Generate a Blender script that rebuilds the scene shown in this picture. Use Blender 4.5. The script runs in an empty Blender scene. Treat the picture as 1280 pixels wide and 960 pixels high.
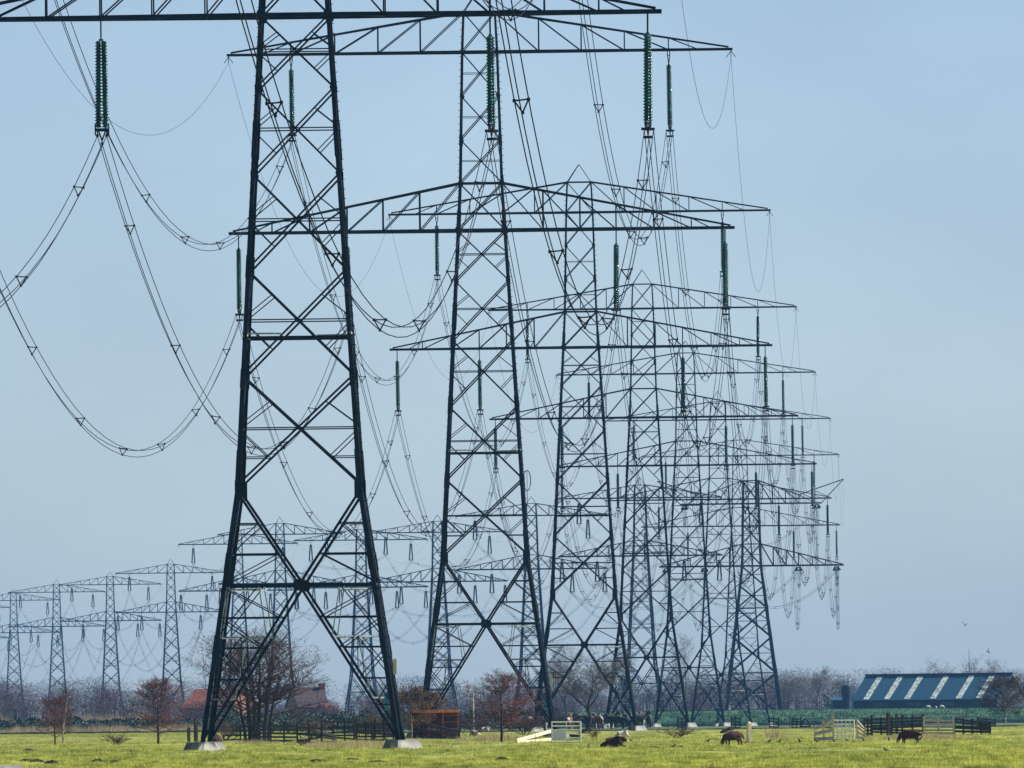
import bpy, math, random
import numpy as np
from mathutils import Vector, Matrix, noise

random.seed(7)
rng = np.random.default_rng(7)
SC = bpy.context.scene
COL = SC.collection
PI = math.pi

# ------------------------------------------------------------------ camera frame
F = 21800.0          # focal length in photograph pixels
EYE = 1.51           # eye height above the meadow
VH = 413.0           # horizon below the picture centre
TH = 0.0115          # slight roll of the hand held picture
CT, ST = math.cos(TH), math.sin(TH)


def level(px, py):
    dx, dy = px - 640.0, py - 480.0
    return dx * CT - dy * ST, dy * CT + dx * ST


def at(px, py, d):
    u, v = level(px, py)
    return Vector((u / F * d, d, EYE + (VH - v) / F * d))


def horizon_y(px):
    return 480 + (VH - (px - 640) * ST) / CT


def gx(px, d):
    """x of picture column px at the horizon, distance d"""
    return at(px, horizon_y(px), d).x


def gpt(px, py):
    """point on the meadow seen at px, py"""
    u, v = level(px, py)
    d = F * EYE / (v - VH)
    return Vector((u / F * d, d, hz(u / F * d, d)))


def hz(x, y):
    """height of the land"""
    if y < 1480:
        n = noise.noise(Vector((x * .11, y * .02, 3.1))) * .05 + noise.noise(Vector((x * .45, y * .06, 9.3))) * .035
        return max(0.0, .07 + n)
    if y < 1850:
        return 0.0
    if y < 2850:
        return -0.8 * (y - 1850) / 1000.0
    if y < 2960:
        return -0.8
    return 0.0


# ------------------------------------------------------------------ materials
def new_mat(name):
    m = bpy.data.materials.new(name)
    m.use_nodes = True
    nt = m.node_tree
    b = nt.nodes['Principled BSDF']
    return m, nt, b


def mat(name, col, rough=.8, var=.25, scale=3.0, metal=0.0, col2=None, transl=0.0, coord='Object', stretch=None, detail=4, spec=.3, patch=0.0):
    m, nt, b = new_mat(name)
    b.inputs['Roughness'].default_value = rough
    b.inputs['Metallic'].default_value = metal
    b.inputs['Specular IOR Level'].default_value = spec
    tc = nt.nodes.new('ShaderNodeTexCoord')
    src = tc.outputs[coord]
    if stretch:
        mp = nt.nodes.new('ShaderNodeMapping')
        mp.inputs['Scale'].default_value = stretch
        nt.links.new(src, mp.inputs['Vector'])
        src = mp.outputs['Vector']
    n = nt.nodes.new('ShaderNodeTexNoise')
    n.inputs['Scale'].default_value = scale
    n.inputs['Detail'].default_value = detail
    nt.links.new(src, n.inputs['Vector'])
    r = nt.nodes.new('ShaderNodeValToRGB')
    c1 = [max(0, c * (1 - var)) for c in col] + [1]
    c2 = ([min(1, c * (1 + var)) for c in col] if col2 is None else list(col2)) + [1]
    r.color_ramp.elements[0].color = c1
    r.color_ramp.elements[1].color = c2
    r.color_ramp.elements[0].position = .36
    r.color_ramp.elements[1].position = .64
    nt.links.new(n.outputs['Fac'], r.inputs['Fac'])
    if patch:          # broad worn and lush patches
        mp2 = nt.nodes.new('ShaderNodeMapping')
        mp2.inputs['Scale'].default_value = (.16, .012, 1)
        n2 = nt.nodes.new('ShaderNodeTexNoise')
        n2.inputs['Scale'].default_value = 1.0
        n2.inputs['Detail'].default_value = 5
        n2.inputs['Roughness'].default_value = .65
        nt.links.new(tc.outputs[coord], mp2.inputs['Vector'])
        nt.links.new(mp2.outputs['Vector'], n2.inputs['Vector'])
        r2 = nt.nodes.new('ShaderNodeValToRGB')
        r2.color_ramp.elements[0].position = .38
        r2.color_ramp.elements[1].position = .60
        r2.color_ramp.elements[0].color = (1 - patch * .5, 1 - patch * .42, 1 - patch * .4, 1)
        r2.color_ramp.elements[1].color = (1.06, 1.03, 1.0, 1)
        mm = nt.nodes.new('ShaderNodeMix')
        mm.data_type = 'RGBA'
        mm.blend_type = 'MULTIPLY'
        mm.inputs['Factor'].default_value = 1
        nt.links.new(n2.outputs['Fac'], r2.inputs['Fac'])
        nt.links.new(r.outputs['Color'], mm.inputs['A'])
        nt.links.new(r2.outputs['Color'], mm.inputs['B'])
        nt.links.new(mm.outputs['Result'], b.inputs['Base Color'])
    else:
        nt.links.new(r.outputs['Color'], b.inputs['Base Color'])
    if transl:
        t = nt.nodes.new('ShaderNodeBsdfTranslucent')
        nt.links.new(mm.outputs['Result'] if patch else r.outputs['Color'], t.inputs['Color'])
        mx = nt.nodes.new('ShaderNodeMixShader')
        mx.inputs['Fac'].default_value = transl
        out = nt.nodes['Material Output']
        nt.links.new(b.outputs[0], mx.inputs[1])
        nt.links.new(t.outputs[0], mx.inputs[2])
        nt.links.new(mx.outputs[0], out.inputs['Surface'])
    return m


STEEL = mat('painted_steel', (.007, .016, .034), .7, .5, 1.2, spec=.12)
GALV = mat('sunlit_galvanised_steel', (.34, .40, .46), .5, .3, 4.0)
FSTEEL = mat('weathered_steel', (.022, .04, .058), .6, .3, 1.2)
CONC = mat('concrete', (.30, .295, .28), .9, .6, 1.3)
GLASSG = mat('green_glass', (.003, .065, .058), .14, .5, 1.5)
PORC = mat('dark_porcelain', (.012, .03, .045), .2, .3, 6.0)
WIRE = mat('aluminium_wire', (.020, .027, .040), .9, .25, .4, spec=0)
FITTING = mat('steel_fitting', (.022, .028, .036), .8, .3, 5, spec=.05)
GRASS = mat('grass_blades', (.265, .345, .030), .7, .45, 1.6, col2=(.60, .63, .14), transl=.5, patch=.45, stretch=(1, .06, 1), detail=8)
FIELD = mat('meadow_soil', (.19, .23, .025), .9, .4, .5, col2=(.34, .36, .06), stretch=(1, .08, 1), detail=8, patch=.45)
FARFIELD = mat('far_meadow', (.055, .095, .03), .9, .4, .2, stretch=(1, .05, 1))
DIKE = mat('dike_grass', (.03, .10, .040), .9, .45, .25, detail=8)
SOIL = mat('peat_soil', (.012, .010, .008), .95, .4, 2)
PATH = mat('pale_gravel', (.5, .47, .42), .95, .2, 2)
REED = mat('dry_reed', (.42, .33, .18), .9, .35, .6, col2=(.62, .50, .30), transl=.3)
HEDGE = mat('evergreen_leaves', (.018, .04, .028), .8, .4, .4)
BARK = mat('dark_bark', (.045, .035, .03), .9, .4, 3)
BIRCH = mat('pale_bark', (.38, .33, .28), .9, .5, 4)
TWIG_RED = mat('red_twigs', (.13, .045, .042), .9, .35, .5, col2=(.22, .09, .08))
TWIG_BROWN = mat('brown_twigs', (.075, .045, .032), .9, .35, .5, col2=(.16, .10, .06))
TWIG_DARK = mat('dark_twigs', (.065, .034, .028), .9, .35, .5)
TWIG_PURPLE = mat('purple_twigs', (.045, .029, .042), .9, .4, .12, col2=(.115, .07, .085))
TWIG_GREY = mat('grey_twigs', (.13, .11, .10), .9, .35, .3, col2=(.24, .20, .18))
LEAF_DRY = mat('dry_leaves', (.13, .07, .035), .9, .4, .6, col2=(.24, .14, .07), transl=.2)
WOOD_DARK = mat('dark_timber', (.042, .034, .027), .9, .6, 3, stretch=(1, 1, 6))  # brown timber, kept near black for the backlit rails
WOOD_PALE_LIT = mat('sunlit_pale_timber', (.66, .56, .40), .85, .25, 3, stretch=(6, 1, 1))  # cream tone also holds the sunlight on rails and post
WOOD_GREY = mat('grey_timber', (.22, .19, .14), .9, .35, 3, stretch=(6, 1, 1))
WHITE = mat('white_paint', (.78, .78, .76), .6, .08, 3)
ORANGE = mat('orange_tarp', (.85, .27, .09), .7, .35, 5)
RED = mat('red_paint', (.42, .08, .07), .6, .25, 3)
RED_BROWN = mat('red_brown_sheet', (.10, .035, .028), .8, .5, 3)  # dark red-brown for the inside of the shelter
BRICK = mat('brick', (.40, .17, .12), .9, .25, 3)
TILE_RED = mat('red_roof_tiles', (.24, .085, .06), .8, .25, 2.0)
TILE_DARK = mat('brown_roof_tiles', (.05, .032, .040), .8, .25, 2.0)
BARNROOF = mat('haze_blue_roof_sheet', (.010, .065, .125), .6, .5, 2.0, stretch=(8, 1, 1))  # blue of the distant haze is mixed into the roof colour
BARNWALL = mat('dark_barn_boards', (.014, .030, .055), .8, .3, 2.0)
SKYLIGHT = mat('translucent_sheet', (.46, .54, .50), .5, .5, 2.0)
TEAL = mat('teal_paint', (.04, .30, .33), .6, .2, 4)
LEG_LIT_BLUE = mat('lit_leg_blue', (.05, .25, .42), .5, .1, 4)
PLATE_YELLOW = mat('yellow_plate', (.62, .52, .30), .5, .1, 4)
WOOL_BROWN = mat('brown_wool', (.035, .017, .012), .95, .4, 9, col2=(.085, .035, .022))  # lighter brown mottling put in for the lit backs
WOOL_WHITE = mat('cream_wool', (.60, .53, .42), .95, .25, 9)
FEATHER = mat('black_feathers', (.012, .012, .014), .6, .3, 20)
FEATHER_W = mat('white_feathers', (.8, .8, .8), .7, .1, 20)
GLASSWIN = mat('window_glass', (.05, .07, .09), .15, .2, 2)
FACE_BLACK = mat('black_face', (.015, .013, .012), .8, .3, 9)


def patch_mat(name, a, b, scale):
    m, nt, bs = new_mat(name)
    tc = nt.nodes.new('ShaderNodeTexCoord')
    n = nt.nodes.new('ShaderNodeTexNoise')
    n.inputs['Scale'].default_value = scale
    n.inputs['Detail'].default_value = 1.5
    nt.links.new(tc.outputs['Object'], n.inputs['Vector'])
    r = nt.nodes.new('ShaderNodeValToRGB')
    r.color_ramp.interpolation = 'CONSTANT'
    r.color_ramp.elements[0].color = list(a) + [1]
    r.color_ramp.elements[1].color = list(b) + [1]
    r.color_ramp.elements[1].position = .575
    nt.links.new(n.outputs['Fac'], r.inputs['Fac'])
    nt.links.new(r.outputs['Color'], bs.inputs['Base Color'])
    bs.inputs['Roughness'].default_value = .85
    return m


COWHIDE = patch_mat('cow_hide', (.02, .018, .018), (.62, .58, .52), 1.3)
COWRED = patch_mat('red_cow_hide', (.16, .07, .045), (.62, .55, .48), 1.1)


# ------------------------------------------------------------------ mesh building
class MB:
    def __init__(self):
        self.v, self.f, self.mi = [], [], []
        self.m = 0

    def beam(self, p, q, w, h=None, caps=True):
        p, q = Vector(p), Vector(q)
        d = q - p
        if d.length < 1e-6:
            return
        d.normalize()
        up = Vector((0, 0, 1)) if abs(d.z) < .95 else Vector((0, 1, 0))
        a = d.cross(up).normalized() * (w / 2)
        b = a.cross(d).normalized() * ((h or w) / 2)
        i = len(self.v)
        for c in (p, q):
            for sa, sb in ((-1, -1), (1, -1), (1, 1), (-1, 1)):
                self.v.append(c + a * sa + b * sb)
        fs = [(0, 1, 5, 4), (1, 2, 6, 5), (2, 3, 7, 6), (3, 0, 4, 7)]
        if caps:
            fs += [(3, 2, 1, 0), (4, 5, 6, 7)]
        for f in fs:
            self.f.append(tuple(i + k for k in f))
            self.mi.append(self.m)

    def box(self, lo, hi):
        x0, y0, z0 = lo
        x1, y1, z1 = hi
        i = len(self.v)
        for z in (z0, z1):
            for x, y in ((x0, y0), (x1, y0), (x1, y1), (x0, y1)):
                self.v.append(Vector((x, y, z)))
        for f in ((3, 2, 1, 0), (4, 5, 6, 7), (0, 1, 5, 4), (1, 2, 6, 5), (2, 3, 7, 6), (3, 0, 4, 7)):
            self.f.append(tuple(i + k for k in f))
            self.mi.append(self.m)

    def poly(self, pts):
        i = len(self.v)
        self.v += [Vector(p) for p in pts]
        self.f.append(tuple(range(i, i + len(pts))))
        self.mi.append(self.m)

    def sweep(self, rings, closed=True, caps=True):
        i = len(self.v)
        n = len(rings[0])
        for r in rings:
            self.v += [Vector(p) for p in r]
        for k in range(len(rings) - 1):
            for j in range(n):
                jj = (j + 1) % n
                self.f.append((i + k * n + j, i + k * n + jj, i + (k + 1) * n + jj, i + (k + 1) * n + j))
                self.mi.append(self.m)
        if caps:
            self.f.append(tuple(i + j for j in reversed(range(n))))
            self.f.append(tuple(i + (len(rings) - 1) * n + j for j in range(n)))
            self.mi += [self.m] * 2

    def tube(self, pts, radii, n=6, tip=False):
        pts = [Vector(p) for p in pts]
        if not hasattr(radii, '__len__'):
            radii = [radii] * len(pts)
        rings = []
        for k, p in enumerate(pts):
            d = (pts[min(k + 1, len(pts) - 1)] - pts[max(k - 1, 0)])
            d.normalize()
            up = Vector((0, 0, 1)) if abs(d.z) < .9 else Vector((1, 0, 0))
            a = d.cross(up).normalized()
            b = a.cross(d)
            rings.append([p + (a * math.cos(t) + b * math.sin(t)) * radii[k] for t in [2 * PI * j / n for j in range(n)]])
        self.sweep(rings)

    def spike(self, p, q, r):
        """thin three sided twig ending in a point"""
        d = (q - p)
        if d.length < 1e-6:
            return
        d.normalize()
        up = Vector((0, 0, 1)) if abs(d.z) < .9 else Vector((1, 0, 0))
        a = d.cross(up).normalized() * r
        b = a.cross(d)
        i = len(self.v)
        self.v += [p + a, p - a * .5 + b * .87, p - a * .5 - b * .87, q]
        self.f += [(i, i + 1, i + 3), (i + 1, i + 2, i + 3), (i + 2, i, i + 3)]
        self.mi += [self.m] * 3

    def lathe(self, prof, n=10, base=Vector((0, 0, 0)), axis=None):
        """prof: list of (r, z) around z (or along axis)"""
        rings = []
        if axis is None:
            A, B, Cc = Vector((1, 0, 0)), Vector((0, 1, 0)), Vector((0, 0, 1))
        else:
            Cc = Vector(axis).normalized()
            up = Vector((0, 0, 1)) if abs(Cc.z) < .9 else Vector((1, 0, 0))
            A = Cc.cross(up).normalized()
            B = Cc.cross(A)
        for r, z in prof:
            rings.append([base + A * r * math.cos(2 * PI * j / n) + B * r * math.sin(2 * PI * j / n) + Cc * z for j in range(n)])
        self.sweep(rings)

    def mesh(self, name, mats):
        me = bpy.data.meshes.new(name)
        me.from_pydata([tuple(v) for v in self.v], [], self.f)
        if not isinstance(mats, (list, tuple)):
            mats = [mats]
        for m in mats:
            me.materials.append(m)
        if len(mats) > 1:
            me.polygons.foreach_set('material_index', self.mi)
        me.update()
        return me

    def build(self, name, mats, parent=None):
        return link(name, self.mesh(name, mats), parent)


def link(name, me, parent=None):
    o = bpy.data.objects.new(name, me)
    COL.objects.link(o)
    if parent:
        o.parent = parent
    return o


LABELS = {}


def tag(o, label=None, cat=None, group=None, kind=None):
    if label:
        n = len(label.split())
        assert 4 <= n <= 16, (n, label)
        o['label'] = label
    if cat:
        o['category'] = cat
    if group:
        o['group'] = group
    if kind:
        o['kind'] = kind
    return o


def thing(name, label, cat, loc=(0, 0, 0), rz=0.0, group=None):
    o = bpy.data.objects.new(name, None)
    COL.objects.link(o)
    o.empty_display_size = .3
    o.location = loc
    o.rotation_euler = (0, 0, rz)
    return tag(o, label, cat, group)


def copy_tree(o, parent=None):
    c = o.copy()
    COL.objects.link(c)
    c.parent = parent
    for ch in list(o.children):
        copy_tree(ch, c)
    return c


def smooth(me):
    me.polygons.foreach_set('use_smooth', [True] * len(me.polygons))


ORD = ['first', 'second', 'third', 'fourth', 'fifth', 'sixth', 'seventh', 'eighth', 'ninth', 'tenth', 'eleventh',
       'twelfth', 'thirteenth', 'fourteenth', 'fifteenth', 'sixteenth', 'seventeenth', 'eighteenth', 'nineteenth',
       'twentieth']


# ------------------------------------------------------------------ lattice pylons
def interp(prof):
    zs = [p[0] for p in prof]
    hs = [p[1] for p in prof]
    return lambda z: float(np.interp(z, zs, hs))


def rot4(p, k):
    x, y, z = p
    for _ in range(k):
        x, y = -y, x
    return (x, y, z)


class Lattice:
    def __init__(self, H):
        self.H = H
        self.mem = []        # (x1,z1,x2,z2,w) on a face

    def m(self, x1, z1, x2, z2, w, both=True):
        self.mem.append((x1, z1, x2, z2, w))
        if both and not (abs(x1 + x2) < 1e-6 and abs(z1 - z2) < 1e-6):
            self.mem.append((-x1, z1, -x2, z2, w))

    def xpanel(self, z0, z1, w, horiz=.07, red=0.0, lowq=False):
        H = self.H
        h0, h1 = H(z0), H(z1)
        self.m(-h0, z0, h1, z1, w)
        zc = z0 + (z1 - z0) * h0 / (h0 + h1)
        dx = lambda z: -h0 + (h0 + h1) * (z - z0) / (z1 - z0)     # the rising diagonal
        if horiz:
            self.m(-H(zc), zc, H(zc), zc, horiz)
        if red:
            zu = (zc + z1) / 2
            zl = (zc + z0) / 2
            self.m(H(zc + .12), zc + .12, dx(zu), zu, red)
            self.m(-H(zc - .12), zc - .12, dx(zl), zl, red)
            if lowq:
                self.m(-H(zl), zl, dx(zl), zl, red)

    def emit(self, mb, th=1.0):
        H = self.H
        for k in range(4):
            for j, (x1, z1, x2, z2, w) in enumerate(self.mem):
                off = .0 if j % 2 else .05
                p = rot4((x1, -H(z1) + off * th, z1), k)
                q = rot4((x2, -H(z2) + off, z2), k)
                mb.beam(p, q, w * th)


def leg_mesh(H, zs, widths, sx, sy, splices):
    """L shaped angle swept up the corner, with lap plates"""
    mb = MB()

    def ring(z, w, t, o=0.0):
        cx, cy = sx * (H(z) + .03 + o), sy * (H(z) + .03 + o)
        pts = [(0, 0), (w, 0), (w, t), (t, t), (t, w), (0, w)]
        if sx * sy < 0:
            pts = pts[::-1]
        return [(cx - sx * a, cy - sy * b, z) for a, b in pts]
    wf = interp(list(zip(zs, widths)))
    mb.sweep([ring(z, wf(z), wf(z) * .16) for z in zs])
    if sx * sy < 0:          # climbing pegs
        z = 3.2
        while z < zs[-1] - .4:
            x, y = sx * (H(z) + .03), sy * (H(z) - .02)
            mb.beam((x - sx * .02, y, z), (x + sx * .17, y, z), .03)
            z += .42
    for z, l in splices:
        mb.sweep([ring(z - l / 2, wf(z) + .05, wf(z) * .3, .022), ring(z + l / 2, wf(z) + .05, wf(z) * .3, .022)])
    return mb


def truss_arm(mb, H, zb, zt, tipx, nodes, tip_z, cb, ct, cw, tipd=.16):
    """both halves of a crossarm: bottom chord level zb, top chord rises to zt at the body"""
    for side in (-1, 1):
        hb, ht = H(zb), H(zt)
        for fy in (-1, 1):
            def bot(x):
                t = (x - hb) / (tipx - hb)
                return Vector((side * x, fy * (hb + (tipd - hb) * t), zb))

            def top(x):
                t = (x - ht) / (tipx - ht)
                return Vector((side * x, fy * (ht + (tipd - ht) * t), zt + (tip_z - zt) * t))
            mb.beam(bot(hb), bot(tipx + .25), cb)
            mb.beam(top(ht), top(tipx), ct)
            xs = [hb] + nodes
            for k in range(1, len(xs)):
                mb.beam(bot(xs[k]), top(xs[k]), cw)
                a = top(ht) if k == 1 else top(xs[k - 1])
                mb.beam(a, bot(xs[k]), cw)
            mb.beam(top(nodes[-1]), bot((nodes[-1] + tipx) / 2), cw * .8)
        xs = [hb] + nodes + [tipx]
        for k in range(len(xs) - 1):
            t0 = (xs[k] - hb) / (tipx - hb)
            t1 = (xs[k + 1] - hb) / (tipx - hb)
            d0, d1 = hb + (tipd - hb) * t0, hb + (tipd - hb) * t1
            mb.beam((side * xs[k], -d0, zb), (side * xs[k + 1], d1, zb), cw)
            mb.beam((side * xs[k], d0, zb + .02), (side * xs[k + 1], -d1, zb + .02), cw)
            mb.beam((side * xs[k + 1], -d1, zb), (side * xs[k + 1], d1, zb), cw)
    for fy in (-1, 1):
        mb.beam((-H(zb), fy * H(zb), zb), (H(zb), fy * H(zb), zb), cb)


ARM_LOW, ARM_UP = 31.75, 42.9
NODES_LOW = [3.85, 6.15, 8.4, 10.75, 13.1]
NODES_UP = [3.7, 6.35, 9.05, 11.8]
TIP = 15.55


def foundation_mesh():
    mb = MB()
    a = math.radians(40)

    def sq(r, z):
        return [(r * math.sqrt(2) * math.cos(a + PI / 4 + k * PI / 2), r * math.sqrt(2) * math.sin(a + PI / 4 + k * PI / 2), z) for k in range(4)]
    mb.sweep([sq(.64, -.35), sq(.60, -.02), sq(.44, .40), sq(.43, .47)])
    return mb


def make_pylon(label, loc, rz, group, th=.76):
    prof = [(0.35, 4.27), (11.3, 2.69), (ARM_LOW, 1.5), (34.7, 1.33), (ARM_UP, 1.12), (45.4, 1.0)]
    H = interp(prof)
    root = thing('transmission_tower', label, 'power pylon', loc, rz, group)
    spl = [(4.6, .9), (8.2, .8), (12.2, 1.6), (16.1, .8), (20.9, 1.0), (26.4, 1.6), (32.4, 1.2), (37.4, .7)]
    for sx in (-1, 1):
        for sy in (-1, 1):
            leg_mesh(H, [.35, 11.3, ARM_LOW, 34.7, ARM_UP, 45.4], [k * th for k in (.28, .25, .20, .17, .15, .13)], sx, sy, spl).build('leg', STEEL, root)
    L = Lattice(H)
    pan = [(11.45, 16.2), (16.2, 20.75), (20.75, 24.9), (24.9, 28.6), (28.6, ARM_LOW)]
    for i, (a, b) in enumerate(pan):
        L.xpanel(a, b, [.12, .115, .11, .10, .10][i], .07, .06, i == 0)
    L.xpanel(ARM_LOW, 34.7, .10, 0, 0)
    L.m(-H(34.7), 34.7, H(34.7), 34.7, .12)
    for a, b in ((34.7, 37.43), (37.43, 40.16), (40.16, ARM_UP)):
        L.xpanel(a, b, .085, .05)
    L.xpanel(ARM_UP, 45.4, .08, 0)
    L.m(-H(45.4), 45.4, H(45.4), 45.4, .10)
    # splayed lower section
    zw, zc, zf = 11.3, 7.18, .5
    xU = lambda z: H(zw) * (z - zc) / (zw - zc)
    xL = lambda z: (H(zf) - .05) * (zc - z) / (zc - zf)
    L.m(H(zw), zw, 0, zc, .135)
    L.m(0, zc, H(zf) - .05, zf, .135)
    L.m(-H(zc), zc, H(zc), zc, .17)
    for z, z2 in ((9.84, 8.65), (8.53, 7.28)):
        L.m(H(z), z, xU(z), z, .075)
        L.m(xU(z), z, H(z2), z2, .06)
    for z, z2 in ((5.8, 7.1), (4.5, 5.75), (3.15, 4.45), (2.0, 3.1)):
        L.m(H(z), z, xL(z), z, .075 if z > 3 else .06)
        L.m(H(z2), z2, xL(z), z, .06)
    L.m(H(zc) * .53, zc, H(4.85), 4.85, .06)
    xm = (H(4.95) + xL(4.95)) / 2
    L.m(xm, 4.95, H(3.25), 3.25, .055)
    L.m(xm, 4.95, xL(3.2), 3.2, .05)
    xm2 = (H(3.15) + xL(3.15)) / 2
    L.m(xm2, 3.15, H(1.9), 1.9, .05)
    mb = MB()
    L.emit(mb, th)
    # gusset plates on the four faces
    for k in range(4):
        for (x, z, w, h) in [(0, zc, .50, .50)] + [(s * (H(zw) - .12), zw, .34, .85) for s in (-1, 1)] + \
                [(s * (H(ARM_LOW) - .06), ARM_LOW, .34, .5) for s in (-1, 1)] + [(s * (H(34.7) - .05), 34.7, .26, .3) for s in (-1, 1)] + \
                [(s * (H(z) - .08), z, .2, .3) for s in (-1, 1) for z in (16.2, 20.75, 24.9, 28.6, 37.43, 40.16)]:
            y = -H(z) - .045
            c = [(x - w / 2, y, z - h / 2 + .1), (x - w / 2 + .08, y, z - h / 2), (x + w / 2 - .08, y, z - h / 2), (x + w / 2, y, z - h / 2 + .1),
                 (x + w / 2, y, z + h / 2 - .1), (x + w / 2 - .08, y, z + h / 2), (x - w / 2 + .08, y, z + h / 2), (x - w / 2, y, z + h / 2 - .1)]
            c2 = [(a, b + .03, d) for a, b, d in c]
            mb.sweep([[rot4(p, k) for p in c], [rot4(p, k) for p in c2]])
    # pale galvanised hip members; the light tone carries their sunlit highlights
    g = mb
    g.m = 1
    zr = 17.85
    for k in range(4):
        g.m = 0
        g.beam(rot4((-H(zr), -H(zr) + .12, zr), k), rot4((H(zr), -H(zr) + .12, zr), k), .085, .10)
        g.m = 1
        g.beam(rot4((-H(zr) - .05, -H(zr) + .02, zr + .17), k), rot4((-H(zr) * .3, -H(zr) + .02, zr + .15), k), .075)  # pale bar added for the white strip above the ring
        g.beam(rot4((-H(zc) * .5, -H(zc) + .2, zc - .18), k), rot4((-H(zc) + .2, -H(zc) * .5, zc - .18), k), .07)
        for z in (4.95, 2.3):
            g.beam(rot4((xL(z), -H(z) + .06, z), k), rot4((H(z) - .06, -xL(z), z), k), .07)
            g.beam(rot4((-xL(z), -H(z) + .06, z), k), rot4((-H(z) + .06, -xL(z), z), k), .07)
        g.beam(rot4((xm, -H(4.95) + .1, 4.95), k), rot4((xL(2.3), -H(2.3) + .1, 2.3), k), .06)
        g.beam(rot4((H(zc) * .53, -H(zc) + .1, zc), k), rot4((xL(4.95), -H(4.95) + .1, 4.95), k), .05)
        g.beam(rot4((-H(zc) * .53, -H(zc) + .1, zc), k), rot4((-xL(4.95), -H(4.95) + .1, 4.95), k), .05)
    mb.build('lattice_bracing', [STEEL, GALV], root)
    a = MB()
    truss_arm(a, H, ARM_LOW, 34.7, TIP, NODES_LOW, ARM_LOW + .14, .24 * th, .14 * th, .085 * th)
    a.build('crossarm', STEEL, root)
    a = MB()
    truss_arm(a, H, ARM_UP, 45.4, TIP, NODES_UP, ARM_UP + .14, .2 * th, .13 * th, .08 * th)
    for sx in (-1, 1):
        a.beam((sx * (TIP + .15), 0, ARM_UP), (sx * (TIP + .15), 0, ARM_UP - .5), .06 * th)
        a.beam((sx * (TIP + .15), 0, ARM_UP - .1), (sx * (TIP + .15) - .28, 0, ARM_UP - .5), .04)
        a.beam((sx * (TIP + .15), 0, ARM_UP - .1), (sx * (TIP + .15) + .28, 0, ARM_UP - .5), .04)
    a.build('crossarm', STEEL, root)
    p = MB()
    for sx in (-1, 1):
        for sy in (-1, 1):
            p.beam((sx * .98, sy * .98, 45.4), (sx * .02, sy * .3, 46.85), .045)
    p.beam((0, -.3, 46.85), (0, .3, 46.85), .05)
    p.build('tower_peak', STEEL, root)
    fm = foundation_mesh().mesh('foundation', CONC)
    for sx in (-1, 1):
        for sy in (-1, 1):
            f = link('foundation', fm, root)
            f.location = (sx * 4.27, sy * 4.27, 0)
    s = MB()
    s.box((3.62, -3.93, 1.75), (3.80, -3.90, 2.45))  # blue plate stands for a lit face of the leg
    s.build('lit_leg_face', LEG_LIT_BLUE, root)
    s = MB()
    s.box((4.02, -3.72, 3.30), (4.16, -3.69, 3.95))
    s.build('marker_plate', PLATE_YELLOW, root)
    return root


def make_tension_pylon(label, loc, rz, group):
    zb, zt, zu, zut = 27.5, 31.4, 38.6, 42.7
    prof = [(.35, 5.2), (20, 2.72), (zb, 1.8), (zut, 1.4)]
    H = interp(prof)
    root = thing('tension_tower', label, 'power pylon', loc, rz, group)
    for sx in (-1, 1):
        for sy in (-1, 1):
            leg_mesh(H, [.35, 20, zb, zut], [.42, .38, .34, .28], sx, sy, [(10, 1.2), (20, 1.2)]).build('leg', STEEL, root)
    L = Lattice(H)
    for a, b in ((.6, 8.4), (8.4, 14.8), (14.8, 20), (20, 24), (24, zb), (zb, zt), (zt, 35), (35, zu), (zu, zut)):
        L.xpanel(a, b, .19 if b < 25 else .16, .10, .09 if b < 21 else 0, b < 21)
    for z in (8.4, 20, zt, zut):
        L.m(-H(z), z, H(z), z, .17)
    mb = MB()
    L.emit(mb)
    mb.build('lattice_bracing', STEEL, root)
    a = MB()
    truss_arm(a, H, zb, zt, 16.2, [3.9, 6.2, 8.4, 10.9, 13.2], zb + .16, .30, .18, .12)
    a.build('crossarm', STEEL, root)
    a = MB()
    # upper arm with raised horns for the earth wire
    for side in (-1, 1):
        for fy in (-1, 1):
            hb, ht = H(zu), H(zut)
            P = lambda x, z, w: Vector((side * x, fy * w, z))
            b0, b1 = P(hb, zu, hb), P(12.6, zu, .3)
            a.beam(b0, b1, .26)
            kn = P(8.6, zu + 1.5, .62)
            t0 = P(ht, zut, ht)
            horn = P(16.6, zut + .1, .15)
            a.beam(t0, kn, .17)
            a.beam(kn, horn, .17)
            a.beam(horn, b1, .13)
            for x in (3.9, 6.2, 8.6):
                t = (x - hb) / (12.6 - hb)
                w = hb + (.3 - hb) * t
                zz = zut + (zu + 1.5 - zut) * (x - ht) / (8.6 - ht)
                a.beam(P(x, zu, w), P(x, zz, w), .10)
                x0 = {3.9: ht, 6.2: 3.9, 8.6: 6.2}[x]
                z0 = zut + (zu + 1.5 - zut) * (x0 - ht) / (8.6 - ht)
                a.beam(P(x0, z0, w), P(x, zu, w), .10)
            a.beam(P(11.4, zu, .4), P(11.4, zu + 2.2, .4), .10)
            a.beam(P(8.6, zu + 1.5, .6), P(11.4, zu, .4), .10)
            a.beam(P(11.4, zu + 2.2, .4), P(13.6, zu + 1.2, .25), .09)
        for x in (3.9, 6.2, 8.6, 11.4):
            t = (x - H(zu)) / (12.6 - H(zu))
            w = H(zu) + (.3 - H(zu)) * t
            a.beam((side * x, -w, zu), (side * x, w, zu), .1)
    for fy in (-1, 1):
        a.beam((-H(zu), fy * H(zu), zu), (H(zu), fy * H(zu), zu), .26)
    a.build('crossarm', STEEL, root)
    fm = foundation_mesh().mesh('foundation', CONC)
    for sx in (-1, 1):
        for sy in (-1, 1):
            f = link('foundation', fm, root)
            f.location = (sx * 5.2, sy * 5.2, 0)
    return root


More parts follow.
